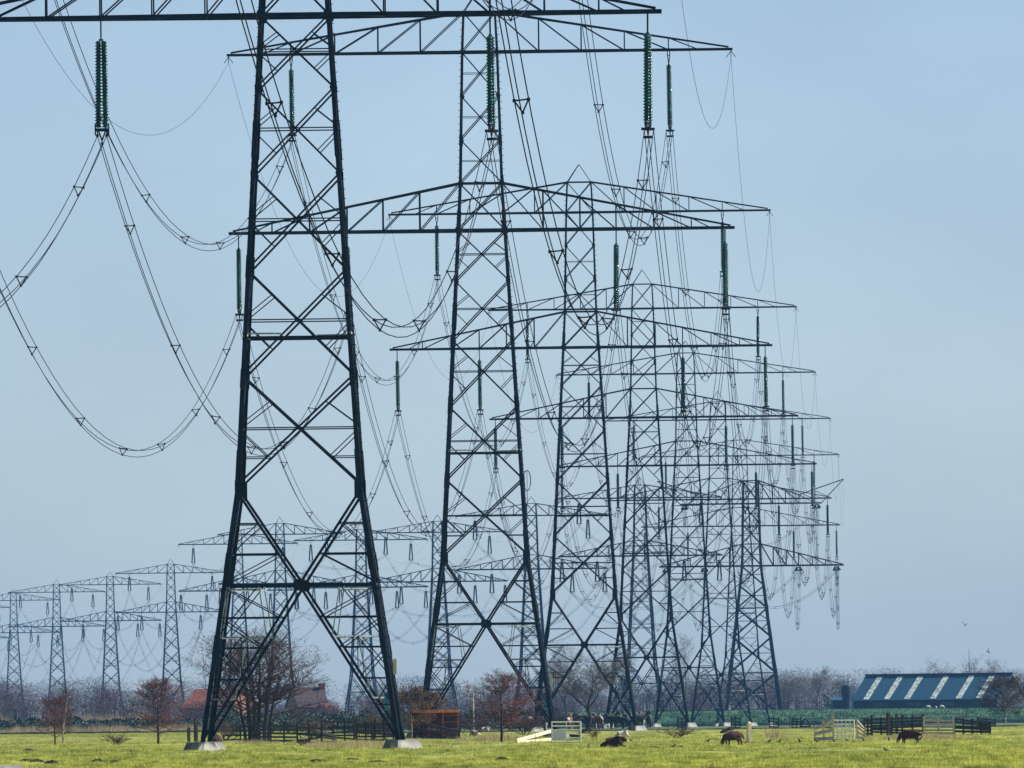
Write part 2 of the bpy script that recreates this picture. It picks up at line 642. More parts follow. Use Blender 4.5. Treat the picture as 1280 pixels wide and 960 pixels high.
# positions: picture column at the horizon and distance
MAIN = [(-248, 402), (379.0, 752), (609, 1089), (731.5, 1440), (809, 1785), (862, 2119), (901.5, 2441), (928.5, 2770)]
BEND = (941.5, 3110)
FAR = [(803, 3357), (667, 3634), (549.5, 3946), (453.5, 4098), (352.5, 4400), (300, 4590), (215.5, 4966), (139.5, 5369), (72.5, 5661), (18.5, 6030), (-40, 6400)]
FAR_ZS = [1, 1, 1, 1, 1.11, 1.10, 1, 1, 1, 1, 1]

pos = []
for px, d in MAIN + [BEND] + FAR:
    pos.append(Vector((gx(px, d), d, hz(gx(px, d), d))))
for p in pos:
    p.z = 0.0 if p.y < 1850 else hz(p.x, p.y)


def heading(i):
    a = pos[max(i - 1, 0)]
    b = pos[min(i + 1, len(pos) - 1)]
    return math.atan2(-(b.x - a.x), b.y - a.y)


NEAR_NAMES = ['pylon left of frame', 'nearest pylon', 'second pylon', 'third pylon', 'fourth pylon', 'fifth pylon', 'sixth pylon', 'seventh pylon', 'bend pylon']
FAR_NAMES = ['tenth distant pylon', 'ninth distant pylon', 'eighth distant pylon', 'seventh distant pylon', 'sixth distant pylon', 'fifth distant pylon',
             'fourth distant pylon', 'third distant pylon', 'second distant pylon', 'first distant pylon', 'distant pylon at left edge']
NAMES = NEAR_NAMES + FAR_NAMES
PYL = []
near_labels = ['dark lattice pylon standing nearest the camera, beyond the left edge of the frame',
               'tallest and nearest dark lattice pylon, wide splayed legs on pale concrete blocks',
               'second dark lattice pylon of the big row, just right of the nearest',
               'third dark lattice pylon of the big row, behind the white field gate',
               'fourth dark lattice pylon of the big row, cattle standing round its feet',
               'fifth dark lattice pylon counted from the camera along the big row',
               'sixth dark lattice pylon counted from the camera along the big row',
               'seventh dark lattice pylon of the big row, last before the bend',
               'heavy black corner pylon with raised horns, rightmost of all, behind the dike']
for i in range(8):
    if i == 0:
        o = make_pylon(near_labels[0], pos[0], heading(0), 'pylons of the main row')
    else:
        o = copy_tree(PYL[0])
        o['label'] = near_labels[i]
    o.location = pos[i]
    o.rotation_euler.z = heading(i)
    PYL.append(o)
PYL.append(make_tension_pylon(near_labels[8], pos[8], heading(8), 'pylons of the main row'))
far_labels = []
for k in range(11):
    c = 10 - k
    if c == 0:
        far_labels.append('hazy blue lattice pylon of the distant row cut off by the left edge')
    elif c == 1:
        far_labels.append('hazy blue lattice pylon, leftmost whole one of the distant row')
    elif c == 9:
        far_labels.append('hazy blue lattice pylon of the distant row with an oval on top')
    else:
        far_labels.append('hazy blue lattice pylon, %s from the left in the distant row' % ORD[c - 1])
    o = copy_tree(PYL[9]) if k else make_pylon(far_labels[0], pos[9], 0, 'pylons of the distant row', 1.2)
    o['label'] = far_labels[-1]
    o['group'] = 'pylons of the distant row'
    o.location = pos[9 + k]
    o.rotation_euler.z = heading(9 + k)
    o.scale = (1, 1, FAR_ZS[k])
    PYL.append(o)
# oval antenna on the ninth distant pylon
mb = MB()
mb.beam((-.8, 0, 45.4), (-.8, 0, 48.1), .12)
mb.tube([(-.8 + .75 * math.cos(t), 0, 50.2 + 2.1 * math.sin(t)) for t in [2 * PI * k / 20 for k in range(21)]], .11, 6)
mb.beam((-.8, 0, 48.1), (-.8, 0, 52.3), .10)
mb.build('antenna', STEEL, PYL[10])


# ------------------------------------------------------------------ insulators
def string_profile(n=28, length=3.75, r=.155):
    pr = [(.03, 0)]
    st = length / n
    for k in range(n):
        z = -k * st
        pr += [(r * .62, z - .12 * st), (r * .72, z - .38 * st), (r * .96, z - .55 * st), (r, z - .82 * st), (r * .6, z - .9 * st)]
    pr.append((.03, -length))
    return pr


def make_insulator(kind, spread, material, prefix_link=.8):
    """hanging double string; origin on the arm. kind: rod / yoke"""
    root = thing('insulator_string', None, 'insulator')
    mb = MB()
    if kind == 'rod':
        mb.beam((0, 0, .1), (0, 0, -prefix_link), .06)
        mb.box((-.09, -.05, -prefix_link - .08), (.09, .05, -prefix_link))
    else:
        mb.beam((-.33, 0, .05), (-.33, 0, -.26), .05)
        mb.beam((.33, 0, .05), (.33, 0, -.26), .05)
        mb.beam((-.33, 0, -.26), (.33, 0, -.26), .05)
        mb.beam((-.33, 0, -.26), (0, 0, -prefix_link), .05)
        mb.beam((.33, 0, -.26), (0, 0, -prefix_link), .05)
        mb.box((-.09, -.05, -prefix_link - .08), (.09, .05, -prefix_link))
    mb.build('hanger', FITTING, root)
    top = -prefix_link - .08
    for s in (-1, 1):
        mb = MB()
        a = Vector((s * (.11 if spread < .3 else .12), 0, top))
        b = Vector((s * spread, 0, top - 3.75))
        mb.lathe([(r * (1 if spread < .3 else 1.35), -z) for r, z in string_profile()], 10, a, (b - a))
        o = mb.build('disc_string', material, root)
        smooth(o.data)
    mb = MB()
    zb = top - 3.78
    w = max(spread, .17)
    mb.beam((-w - .14, 0, zb - .06), (w + .14, 0, zb - .06), .10, .14)
    for x in (-w - .12, w + .12):
        mb.beam((x, 0, zb + .22), (x, 0, zb - .3), .055)
    mb.beam((-w, 0, zb - .06), (0, 0, zb - .52), .06)
    mb.beam((w, 0, zb - .06), (0, 0, zb - .52), .06)
    for x, z in ((-.2, -4.98), (.2, -4.98), (0, -5.33)):
        mb.box((x - .04, -.22, z - .05), (x + .04, .22, z + .07))
    mb.beam((-.2, 0, -4.95), (-.2, 0, zb - .06), .045)
    mb.beam((.2, 0, -4.95), (.2, 0, zb - .06), .045)
    mb.beam((0, 0, -5.3), (0, 0, zb - .4), .045)
    mb.build('yoke_plate', FITTING, root)
    return root


ATT = -5.0      # the bundle hangs this far under the arm
SPOTS = [('outer left', 'lower', -15.2), ('inner left', 'lower', -8.4), ('left', 'upper', -11.8),
         ('inner right', 'lower', 8.4), ('outer right', 'lower', 15.2), ('right', 'upper', 11.8)]
PROTO = {'rod': make_insulator('rod', .16, GLASSG), 'yoke': make_insulator('yoke', .16, GLASSG),
         'frod': make_insulator('rod', .38, PORC), 'fyoke': make_insulator('yoke', .38, PORC)}
used = set()


def arm_point(i, x, z):
    zs = FAR_ZS[i - 9] if i >= 9 else 1
    c, s = math.cos(heading(i)), math.sin(heading(i))
    return Vector((pos[i].x + c * x, pos[i].y + s * x, pos[i].z + z * zs))


for i in range(1, len(pos)):
    if i == 8:
        continue
    far = i > 8
    for side, lev, x in SPOTS:
        key = ('f' if far else '') + ('rod' if lev == 'lower' else 'yoke')
        z = ARM_LOW - .1 if lev == 'lower' else ARM_UP - .08
        o = PROTO[key] if key not in used else copy_tree(PROTO[key])
        used.add(key)
        o.location = arm_point(i, x, z)
        tw = 0.0 if far else (.15 if (i == 1 and side == 'inner left') else random.choice((1.2, 1.3, -1.2, 1.35)))
        o.rotation_euler = (random.uniform(-.01, .01), 0, heading(i) + tw)
        tag(o, '%s insulator string, %s of the %s arm, %s' % ('dark' if far else 'green', side, lev, NAMES[i] + (' counted from left' if far and i < 19 else '')),
            'insulator', 'insulators of the distant row' if far else 'insulators of the main row')
        if len(o['label'].split()) > 16:
            raise Exception(o['label'])


# horizontal dead end strings on the corner pylon
def make_dead_end(label):
    root = thing('tension_insulator', label, 'insulator', group='insulators of the corner pylon')
    for sy in (-1, 1):
        for sx in (-1, 1):
            mb = MB()
            a = Vector((sx * .28, sy * .5, -.25))
            b = Vector((sx * .42, sy * 4.4, -.75))
            mb.lathe([(r * 1.2, -z) for r, z in string_profile(20, 3.6)], 8, a, (b - a))
            o = mb.build('disc_string', PORC, root)
            smooth(o.data)
        mb = MB()
        mb.beam((-.5, sy * 4.25, -.75), (.5, sy * 4.25, -.75), .14)
        mb.beam((-.3, sy * .45, -.22), (.3, sy * .45, -.22), .14)
        mb.beam((0, 0, 0), (0, sy * .45, -.22), .1)
        mb.build('yoke_plate', FITTING, root)
    # jumper loop
    mb = MB()
    for dx in (-.2, 0, .2):
        pts = []
        for k in range(17):
            t = k / 16
            y = -4.3 + 8.6 * t
            pts.append((dx, y, -.8 - 2.9 * (1 - (2 * t - 1) ** 2) - (.3 if dx == 0 else 0)))
        mb.tube(pts, .022, 4)
    mb.build('jumper_loop', WIRE, root)
    return root


dead = None
BEND_Z = {'lower': 27.5 - .15, 'upper': 38.6 - .13}
for side, lev, x in SPOTS:
    lab = 'horizontal dark insulator pairs, %s of the horned corner pylon %s arm' % (side, lev)
    if dead is None:
        dead = o = make_dead_end(lab)
    else:
        o = copy_tree(dead)
    tag(o, lab, 'insulator', 'insulators of the corner pylon')
    o.location = arm_point(8, x, BEND_Z[lev])
    o.rotation_euler.z = heading(8)


# ------------------------------------------------------------------ wires
def spacer_mesh():
    mb = MB()
    P = [Vector((-.2, 0, .02)), Vector((.2, 0, .02)), Vector((0, 0, -.33))]
    for a in range(3):
        mb.beam(P[a], P[(a + 1) % 3], .045)
        mb.box((P[a].x - .045, -.09, P[a].z - .045), (P[a].x + .045, .09, P[a].z + .045))
    return mb.mesh('spacer', FITTING)


SPACER = spacer_mesh()


def span_pts(a, b, sag, n, off):
    pts = []
    for k in range(n + 1):
        t = k / n
        p = a.lerp(b, t)
        pts.append(Vector((p.x + off[0], p.y, p.z - 4 * sag * t * (1 - t) + off[1])))
    return pts


def wire_mesh(pts, r):
    mb = MB()
    mb.tube(pts, r, 5)
    me = mb.mesh('wire', WIRE)
    smooth(me)
    return me


def attach(i, lev, x, forward):
    """bundle end on pylon i; forward: side of the corner pylon towards the far row"""
    if i == 8:
        s = 4.35 if forward else -4.35
        p = arm_point(8, x, BEND_Z[lev] - .78)
        h = heading(8)
        return p + Vector((-math.sin(h) * s, math.cos(h) * s, 0))
    p = arm_point(i, x, ARM_LOW - .1 if lev == 'lower' else ARM_UP - .08)
    return p + Vector((0, 0, ATT))


def earth_end(i, side):
    if i == 8:
        return arm_point(8, side * 16.6, 42.7)
    return arm_point(i, side * (TIP + .15), ARM_UP - .45)


SAG = {0: 13.0}
for i in range(len(pos) - 1):
    a_, b_ = NAMES[i], NAMES[i + 1]
    grp = 'conductors of the main row' if i < 8 else 'conductors of the distant row'
    if i < 8:
        where = {0: 'reaching the nearest pylon from the left'}.get(i, '%s to %s' % (a_, b_))
    else:
        where = '%s to %s' % (a_, b_)
        if i == 18:
            where = 'leftmost distant pylon to frame edge'
    where = where.replace(' distant pylon to ', ' to ').replace('bend pylon', 'corner pylon')
    n = 30 if i < 4 else 18
    for side, lev, x in SPOTS:
        a = attach(i, lev, x, True)
        b = attach(i + 1, lev, x, False)
        span = (b - a).length
        sag = 11.7 * (span / 350.0) ** 2 if i != 0 else 12.0
        root = thing('conductor_bundle', 'sagging triple wire on the %s %s arm, %s' % (side, lev, where), 'power line', a, 0, grp)
        z0 = a.copy()
        for off in ((-.2, .02), (.2, .02), (0, -.33)):
            pts = [p - z0 for p in span_pts(a, b, sag, n, off)]
            link('wire', wire_mesh(pts, .019), root)
        ns = 7 if i < 8 else 5
        for k in range(ns):
            t = (k + .55) / ns
            p = a.lerp(b, t)
            s = link('spacer', SPACER, root)
            s.location = Vector((p.x, p.y, p.z - 4 * sag * t * (1 - t))) - z0
            s.rotation_euler = (0, random.uniform(-.15, .15), 0)
    for side, nm in ((-1, 'left'), (1, 'right')):
        a, b = earth_end(i, side), earth_end(i + 1, side)
        span = (b - a).length
        sag = 10.0 * (span / 350.0) ** 2
        me = wire_mesh([p - a for p in span_pts(a, b, sag, n, (0, 0))], .011)
        me.name = 'earth_wire'
        o = link('earth_wire', me)
        o.location = a
        tag(o, 'single thin earth wire from %s arm tips, %s' % (nm, where), 'power line', 'earth wires')


# ------------------------------------------------------------------ land
def sheet(name, xs, ys, zf, material, kind='structure'):
    v = [(x, y, zf(x, y)) for y in ys for x in xs]
    nx = len(xs)
    f = [(j * nx + i, j * nx + i + 1, (j + 1) * nx + i + 1, (j + 1) * nx + i) for j in range(len(ys) - 1) for i in range(nx - 1)]
    me = bpy.data.meshes.new(name)
    me.from_pydata(v, [], f)
    me.materials.append(material)
    smooth(me)
    o = link(name, me)
    tag(o, kind=kind)
    return o


def ground_z(x, y):
    if y < 1850:
        return -.004
    return hz(x, y) - .004


sheet('ground', [-2000, -600, -200, -80, 0, 80, 200, 600, 2000],
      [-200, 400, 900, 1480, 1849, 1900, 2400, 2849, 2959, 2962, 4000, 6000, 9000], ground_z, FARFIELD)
sheet('pasture', list(np.arange(-84, 86, 1.7)), [300, 380] + list(np.arange(404, 1000, 4)) + list(np.arange(1000, 1432, 6)) + [1431], hz, FIELD)
# the left part of the pasture runs further back
sheet('back_pasture', [-140, -100, -80, -60, -40, -20], [1431.5, 1470, 1600, 1700, 1815], lambda x, y: .012, FIELD)


def ditch(name, pts, h, w):
    mb = MB()
    n = 0
    rings = []
    for k in range(len(pts) - 1):
        (x0, y0), (x1, y1) = pts[k], pts[k + 1]
        m = max(2, int(abs(x1 - x0) / .6))
        for j in range(m):
            t = j / m
            x, y = x0 + (x1 - x0) * t, y0 + (y1 - y0) * t
            hh = h * (1 + .35 * noise.noise(Vector((x * .9, 1.7, 0))))
            rings.append([(x, y, -.05), (x, y + .25, hh * .9), (x, y + .8, hh), (x, y + w, -.05)])
    mb.sweep(rings)
    o = mb.build(name, SOIL)  # near black soil also holds the shade of the backlit bank
    tag(o, kind='structure')


ditch('ditch_bank', [(-150, 1828), (-22, 1822)], .22, 3)
ditch('ditch_edge', [(-16, 1452), (14, 1444), (30, 1440), (120, 1450)], .16, 3)

# dike
mb = MB()
rings = []
for x in np.arange(-40, 260, 3.0):
    b = .15 * noise.noise(Vector((x * .06, 4.0, 0)))
    z = 1.72 + b - .012 * max(0, x - 40) * 0
    taper = min(1, max(0, (x + 36) / 40.0))
    z = -.8 + (z + .8) * taper
    rings.append([(x, 2872, -1.0), (x, 2880, -.8 + (z + .8) * .45), (x, 2888, z), (x, 2896, z), (x, 2912, -1.0)])
mb.sweep(rings)
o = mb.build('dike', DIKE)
smooth(o.data)
tag(o, kind='structure')

x = rng.uniform(-30, 150, 9000)
P = np.stack([x, rng.uniform(2873, 2892, 9000), np.zeros(9000)], 1)
dz = np.interp(P[:, 1], [2872, 2880, 2888, 2896], [-1.0, .45, 1.65, 1.65])
dz = -.9 + (dz + .9) * np.clip((x + 36) / 40, 0, 1)
P[:, 2] = dz
DIKE_PTS = P
# pale track in the near corner
sheet('path', [-16.5, -15.5, -14.4, -13.75], [470, 480, 492, 500], lambda x, y: hz(x, y) + .06 + (.05 if x < -14.5 else 0) - max(0, (y - 494)) * .02, PATH)


# ------------------------------------------------------------------ grass
def blades(name, pts, h, w, per, spread, material, lean=.5, label=None, cat=None):
    """pts Nx3; per blades for each point; three cornered blades"""
    N = len(pts) * per
    base = np.repeat(np.asarray(pts, dtype=np.float64), per, axis=0)
    hh = np.repeat(np.asarray(h, dtype=np.float64), per) * rng.uniform(.5, 1.15, N)
    ww = np.repeat(np.asarray(w, dtype=np.float64), per) * rng.uniform(.7, 1.3, N)
    sp = np.repeat(np.asarray(spread, dtype=np.float64), per)
    base[:, 0] += rng.normal(0, 1, N) * sp
    base[:, 1] += rng.normal(0, 1, N) * sp
    ang = rng.uniform(0, PI, N)
    dx, dy = np.cos(ang) * ww / 2, np.sin(ang) * ww / 2 * .6
    tip = base + np.stack([rng.normal(0, lean, N) * hh, rng.normal(0, lean, N) * hh, hh], 1)
    v = np.empty((N * 3, 3))
    v[0::3] = base + np.stack([dx, dy, np.full(N, -.02)], 1)
    v[1::3] = base - np.stack([dx, dy, np.full(N, .02)], 1)
    v[2::3] = tip
    me = bpy.data.meshes.new(name)
    me.vertices.add(N * 3)
    me.vertices.foreach_set('co', v.ravel())
    me.loops.add(N * 3)
    me.loops.foreach_set('vertex_index', np.arange(N * 3, dtype=np.int32))
    me.polygons.add(N)
    me.polygons.foreach_set('loop_start', np.arange(0, N * 3, 3, dtype=np.int32))
    me.polygons.foreach_set('loop_total', np.full(N, 3, dtype=np.int32))
    me.materials.append(material)
    me.update(calc_edges=True)
    o = link(name, me)
    return o


def scatter(n, d0, d1, wide=.041):
    u = rng.uniform(1 / d1, 1 / d0, n)
    d = 1 / u
    x = rng.uniform(-1, 1, n) * d * wide
    return x, d


x, d = scatter(68000, 416, 1428)
dens = np.array([noise.noise(Vector((a * .22, b * .02, 0))) for a, b in zip(x, d)])
keep = dens > -.35 + rng.uniform(-.3, .3, len(x)) * .8
x, d, dens = x[keep], d[keep], dens[keep]
P = np.stack([x, d, [hz(a, b) for a, b in zip(x, d)]], 1)
hgt = .05 + .05 * np.clip(dens + .3, 0, 1) + rng.exponential(.012, len(x)) + (rng.random(len(x)) < .05) * rng.uniform(.04, .12, len(x))
o = blades('grass', P, hgt, np.full(len(x), .03), 8, np.full(len(x), .16), GRASS, .55)
tag(o, kind='stuff')
n_ = 9000
d = 1 / rng.uniform(1 / 1815, 1 / 1435, n_)
x = rng.uniform(-95, -19, n_)
P = np.stack([x, d, np.full(n_, .0)], 1)
o = blades('back_grass', P, np.full(n_, .12), np.full(n_, .06), 6, np.full(n_, .3), GRASS, .5)
tag(o, kind='stuff')


def reed_band(name, x0, x1, d0, d1, n, h, w=.03, base=0.0, material=REED, clump=.6, per=6):
    d = rng.uniform(d0, d1, n)
    if x1 - x0 < 110:      # a loose tuft, thickest in its middle
        xa = (x0 + x1) / 2 + (x1 - x0) * .30 * rng.normal(0, 1, n)
    else:
        xa = x0 + (x1 - x0) * rng.uniform(0, 1, n)
    x = np.array([gx(a, b) for a, b in zip(xa, d)])
    nn = np.array([noise.noise(Vector((a * .6, 7.7, 0))) for a in x])
    keep = nn > -clump * rng.uniform(0, 1, n)
    x, d, nn = x[keep], d[keep], nn[keep]
    P = np.stack([x, d, np.full(len(x), base)], 1)
    o = blades(name, P, h * (.7 + .5 * np.clip(nn + .3, 0, 1)) * rng.uniform(.35, 1.15, len(x)), np.full(len(x), w), per, np.full(len(x), .12), material, .12)
    tag(o, kind='stuff')


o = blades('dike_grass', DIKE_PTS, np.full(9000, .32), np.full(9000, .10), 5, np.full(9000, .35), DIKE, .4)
tag(o, kind='stuff')
reed_band('dry_reeds', -70, 255, 1829, 1850, 2200, 1.0, .05)
reed_band('dry_reeds', -70, 190, 2050, 2080, 1600, 2.4, .07, base=0)
reed_band('dry_grass', 385, 495, 800, 850, 1100, .50, .022, base=.06)
reed_band('dry_grass', 300, 400, 945, 965, 450, .40, .022, base=.06)
reed_band('dry_grass', 952, 982, 930, 970, 55, .75, .03, base=.05, clump=.3, per=3)
reed_band('dry_grass', 1080, 1225, 845, 862, 700, .34, .022, base=.06)
reed_band('dry_grass', 560, 650, 960, 1000, 260, .55, .03, base=.02)
reed_band('dry_grass', 500, 580, 905, 925, 150, .25, .025, base=.03)


for px in (253, 505):          # weeds round the footings
    for dd in (727, 742):
        reed_band('footing_weeds', px - 30, px + 30, dd, dd + 3, 40, .28, .02, base=.05, material=GRASS, clump=.9, per=4)


# ------------------------------------------------------------------ trees
def branch_tree(seed, h, width, r0, style='alder', twigs=2600, twig_r=.011, lean=0.0):
    """returns (trunk MB, crown MB) of a bare tree"""
    R = random.Random(seed)
    T, Cw = MB(), MB()
    segs = []          # limb tips where twigs start: (point, dir, len)

    def limb(p, dr, ln, r, lvl, mbx):
        pts, rad = [p], [r]
        d = dr.normalized()
        k = 4 if lvl < 2 else 3
        for j in range(k):
            d = (d + Vector((R.uniform(-1, 1), R.uniform(-1, 1), R.uniform(-.5, .9))) * (.13 + .05 * lvl)).normalized()
            p = p + d * (ln / k)
            pts.append(p)
            rad.append(r * (1 - .75 * (j + 1) / k))
        mbx.tube(pts, rad, 6 if lvl == 0 else (5 if lvl == 1 else 4))
        return pts, rad, d

    def grow(p, dr, ln, r, lvl):
        pts, rad, d = limb(p, dr, ln, r, lvl, T if lvl < 2 else Cw)
        if lvl >= 3 or ln < h * .07:
            for q in pts[1:]:
                segs.append((q, d, ln))
            return
        nchild = {0: 5, 1: 5, 2: 4}[lvl]
        for c in range(nchild):
            t = .3 + .7 * (c + R.random()) / nchild
            idx = min(len(pts) - 2, int(t * (len(pts) - 1)))
            f = t * (len(pts) - 1) - idx
            q = pts[idx].lerp(pts[idx + 1], min(1, f))
            az = R.uniform(0, 2 * PI)
            side = Vector((math.cos(az), math.sin(az), R.uniform(-.1, .6)))
            nd = (d * .75 + side * .85).normalized()
            grow(q, nd, ln * R.uniform(.45, .7), rad[idx] * .55 + .004, lvl + 1)
        segs.append((pts[-1], d, ln * .5))

    if style == 'alder' or style == 'poplar':
        n = 7
        p = Vector((0, 0, -.1))
        pts, rad = [], []
        for j in range(n + 1):
            t = j / n
            pts.append(Vector((lean * h * t * t + R.uniform(-.03, .03) * h * t * .6, R.uniform(-.03, .03) * h * t, h * t * .95 - .1)))
            rad.append(r0 * (1 - .88 * t))
        T.tube(pts, rad, 7)
        nl = 30 if style == 'alder' else 34
        for c in range(nl):
            t = .2 + .78 * c / nl
            x = t * n
            i = min(n - 1, int(x))
            q = pts[i].lerp(pts[i + 1], x - i)
            az = c * 2.4 + R.uniform(-.4, .4)
            if style == 'alder':
                rl = width * (.28 + .72 * math.sin(PI * min(1, (t - .08) / .95) ** .8)) * R.uniform(.65, 1.05) * .55
                el = .15 + .75 * t
            else:
                rl = width * R.uniform(.8, 1.3) * (1 - .5 * t)
                el = 1.3
            nd = Vector((math.cos(az), math.sin(az), el))
            grow(q, nd, rl, rad[i] * .38 + .006, 2)
    elif style == 'multi':
        for c, (ax, ly) in enumerate(((-.16, .95), (.04, 1.0), (.16, .92), (-.05, .86), (.24, .72), (-.26, .68))):
            n = 7
            ay = R.uniform(-.15, .15)
            pts, rad = [], []
            for j in range(n + 1):
                t = j / n
                pts.append(Vector((ax * 2.6 + ax * 1.5 * h * .3 * t * t + R.uniform(-.02, .02) * h * t, ay + ay * h * .25 * t, h * ly * t * .92 - .1)))
                rad.append(r0 * 1.15 * (1 - .86 * t) * (1 if c < 4 else .75))
            T.tube(pts, rad, 7)
            for q_ in range(15):
                t = .36 + .62 * q_ / 15
                x = t * n
                i = min(n - 1, int(x))
                q = pts[i].lerp(pts[i + 1], x - i)
                az = q_ * 2.4 + c + R.uniform(-.5, .5)
                rl = h * (.16 + .22 * math.sin(PI * min(1, t))) * R.uniform(.7, 1.15)
                grow(q, Vector((math.cos(az), math.sin(az) * .8, .25 + .5 * t)), rl, rad[i] * .42 + .008, 1 if q_ % 3 == 0 else 2)
    elif style == 'oak':
        p = Vector((0, 0, -.1))
        T.tube([p, p + Vector((.02 * h, 0, h * .16)), p + Vector((0, .02 * h, h * .34))], [r0, r0 * .8, r0 * .7], 8)
        top = p + Vector((0, .02 * h, h * .33))
        for c in range(7):
            az = c * 2.4
            e = R.uniform(.7, 1.8) if c else 4
            grow(top - Vector((0, 0, h * .1 * R.random())), Vector((math.cos(az), math.sin(az), e)), h * R.uniform(.38, .46), r0 * .42, 1)
    elif style == 'bush':
        for c in range(7):
            az = c * 2.4
            grow(Vector((R.uniform(-.1, .1) * width, R.uniform(-.1, .1) * width, -.05)), Vector((math.cos(az) * .6, math.sin(az) * .6, 1.0)), h * R.uniform(.5, .8), r0, 1)
    # keep the crown inside its width
    if segs:
        per = max(1, twigs // len(segs))
        for q, d, ln in segs:
            for j in range(per):
                az = R.uniform(0, 2 * PI)
                nd = (d * R.uniform(.2, 1.0) + Vector((math.cos(az), math.sin(az), R.uniform(-.35, .8))) * .8).normalized()
                L = R.uniform(.25, .7) * min(.11 * h, .75)
                s = q + nd * R.uniform(0, .05) * h
                e = s + nd * L
                Cw.spike(s, e, twig_r)
                if R.random() < .6:
                    m_ = s.lerp(e, R.uniform(.3, .7))
                    az = R.uniform(0, 2 * PI)
                    Cw.spike(m_, m_ + (nd + Vector((math.cos(az), math.sin(az), .3)) * .9).normalized() * L * .6, twig_r * .8)
    for mbx in (T, Cw):
        pass
    # fit to requested size
    allv = T.v + Cw.v
    zx = max(v.z for v in allv)
    xs = sorted(v.x for v in allv)
    w_now = xs[int(len(xs) * .985)] - xs[int(len(xs) * .015)]
    fz = h / zx
    fx = width / max(w_now, .01)
    for mbx in (T, Cw):
        for v in mbx.v:
            v.z *= fz
            k = min(1.0, max(0.0, v.z / (h * .25)))
            s = 1 + (fx - 1) * k
            v.x *= s
            v.y *= s
    return T, Cw


def tree(label, cat, loc, seed, h, width, r0, style, trunk_m, twig_m, twigs=2600, twig_r=.011, group=None, lean=0.0, name='bare_tree', leaves=None, leaf_m=None):
    root = thing(name, label, cat, loc, 0, group)
    T, Cw = branch_tree(seed, h, width, r0, style, twigs, twig_r, lean)
    T.build('trunk', trunk_m, root)
    if leaves:
        R = random.Random(seed + 5)
        lm = MB()
        vs = [v for v in Cw.v if v.z > h * .25]
        for k in range(leaves):
            v = R.choice(vs) + Vector((R.gauss(0, .06), R.gauss(0, .06), R.gauss(0, .06)))
            a = Vector((R.uniform(-1, 1), R.uniform(-1, 1), R.uniform(-1, 1))).normalized() * .05
            b = a.cross(Vector((R.uniform(-1, 1), R.uniform(-1, 1), R.uniform(-1, 1)))).normalized() * .035
            lm.poly([v - a, v + b, v + a, v - b])
        nv = len(Cw.v)
        Cw.mi = [0] * len(Cw.f) + [1] * len(lm.f)
        Cw.v += lm.v
        Cw.f += [tuple(i + nv for i in f) for f in lm.f]
    Cw.build('crown', [twig_m, leaf_m or LEAF_DRY] if leaves else twig_m, root)
    return root


p = gpt(322, 929)
tree('broad bare many stemmed tree, dark trunks, behind the left leg of nearest pylon', 'tree', p, 11, 7.5, 6.7, .13, 'multi', BARK, TWIG_DARK, 6500, .012, leaves=1700, leaf_m=TWIG_DARK)
p = gpt(79, 932.5)
tree('slim pale trunked sapling leaning over its dark neighbour at far left of pasture', 'tree', p, 12, 3.75, 1.35, .055, 'alder', BIRCH, TWIG_DARK, 500, .009, lean=.1)
p = gpt(69, 932.5)
tree('small reddish bare sapling beside the slim pale trunk at far left', 'tree', p, 13, 2.9, 2.0, .05, 'alder', BARK, TWIG_RED, 1800, .010)
p = gpt(198, 932)
tree('reddish bare young alder alone on the grass left of nearest pylon', 'tree', p, 14, 3.9, 3.1, .075, 'alder', BARK, TWIG_RED, 3600, .010)
p = gpt(627, 930)
tree('reddish bare alder with tidy conical crown between second pylon feet and shelter', 'tree', p, 15, 3.9, 3.5, .075, 'alder', BARK, TWIG_RED, 4200, .010)
p = gpt(515, 926)
tree('brown leafed scrubby tree beside the red shelter right of nearest pylon', 'tree', p, 16, 3.4, 3.0, .05, 'alder', BIRCH, TWIG_BROWN, 2600, .010, leaves=2600)
p = gpt(541, 924)
tree('small pale stemmed tree in front of the red shelter', 'tree', p, 17, 3.1, 2.2, .05, 'alder', BIRCH, TWIG_BROWN, 1600, .010, leaves=700)
d = 1690
tree('large grey bare tree with rounded crown behind the cattle herd', 'tree', (gx(735, d), d, 0), 18, 8.7, 7.6, .2, 'oak', BARK, TWIG_GREY, 5200, .016)
d = 1735
tree('bare brown tree with pale trunk at the right edge beside the barn', 'tree', (gx(1256, d), d, 0), 19, 5.2, 4.6, .11, 'alder', BIRCH, TWIG_BROWN, 6000, .016)
for k, (px, py, h, w) in enumerate(((743, 928, .95, .7), (846, 925, .85, 2.2), (146, 933, .75, 1.6), (378, 935, .5, .5))):
    lab = ['thin leafless sapling on the grass right of the resting brown sheep',
           'low straggly bare shrub on the grass left of the post', 'low twiggy bare shrub on the grass between the left saplings',
           'tiny bare twig clump on the grass between nearest pylon feet'][k]
    tree(lab, 'shrub', gpt(px, py), 30 + k, h, w, .018, 'bush', BARK, TWIG_DARK, 90 if k else 40, .007, name='bare_shrub')
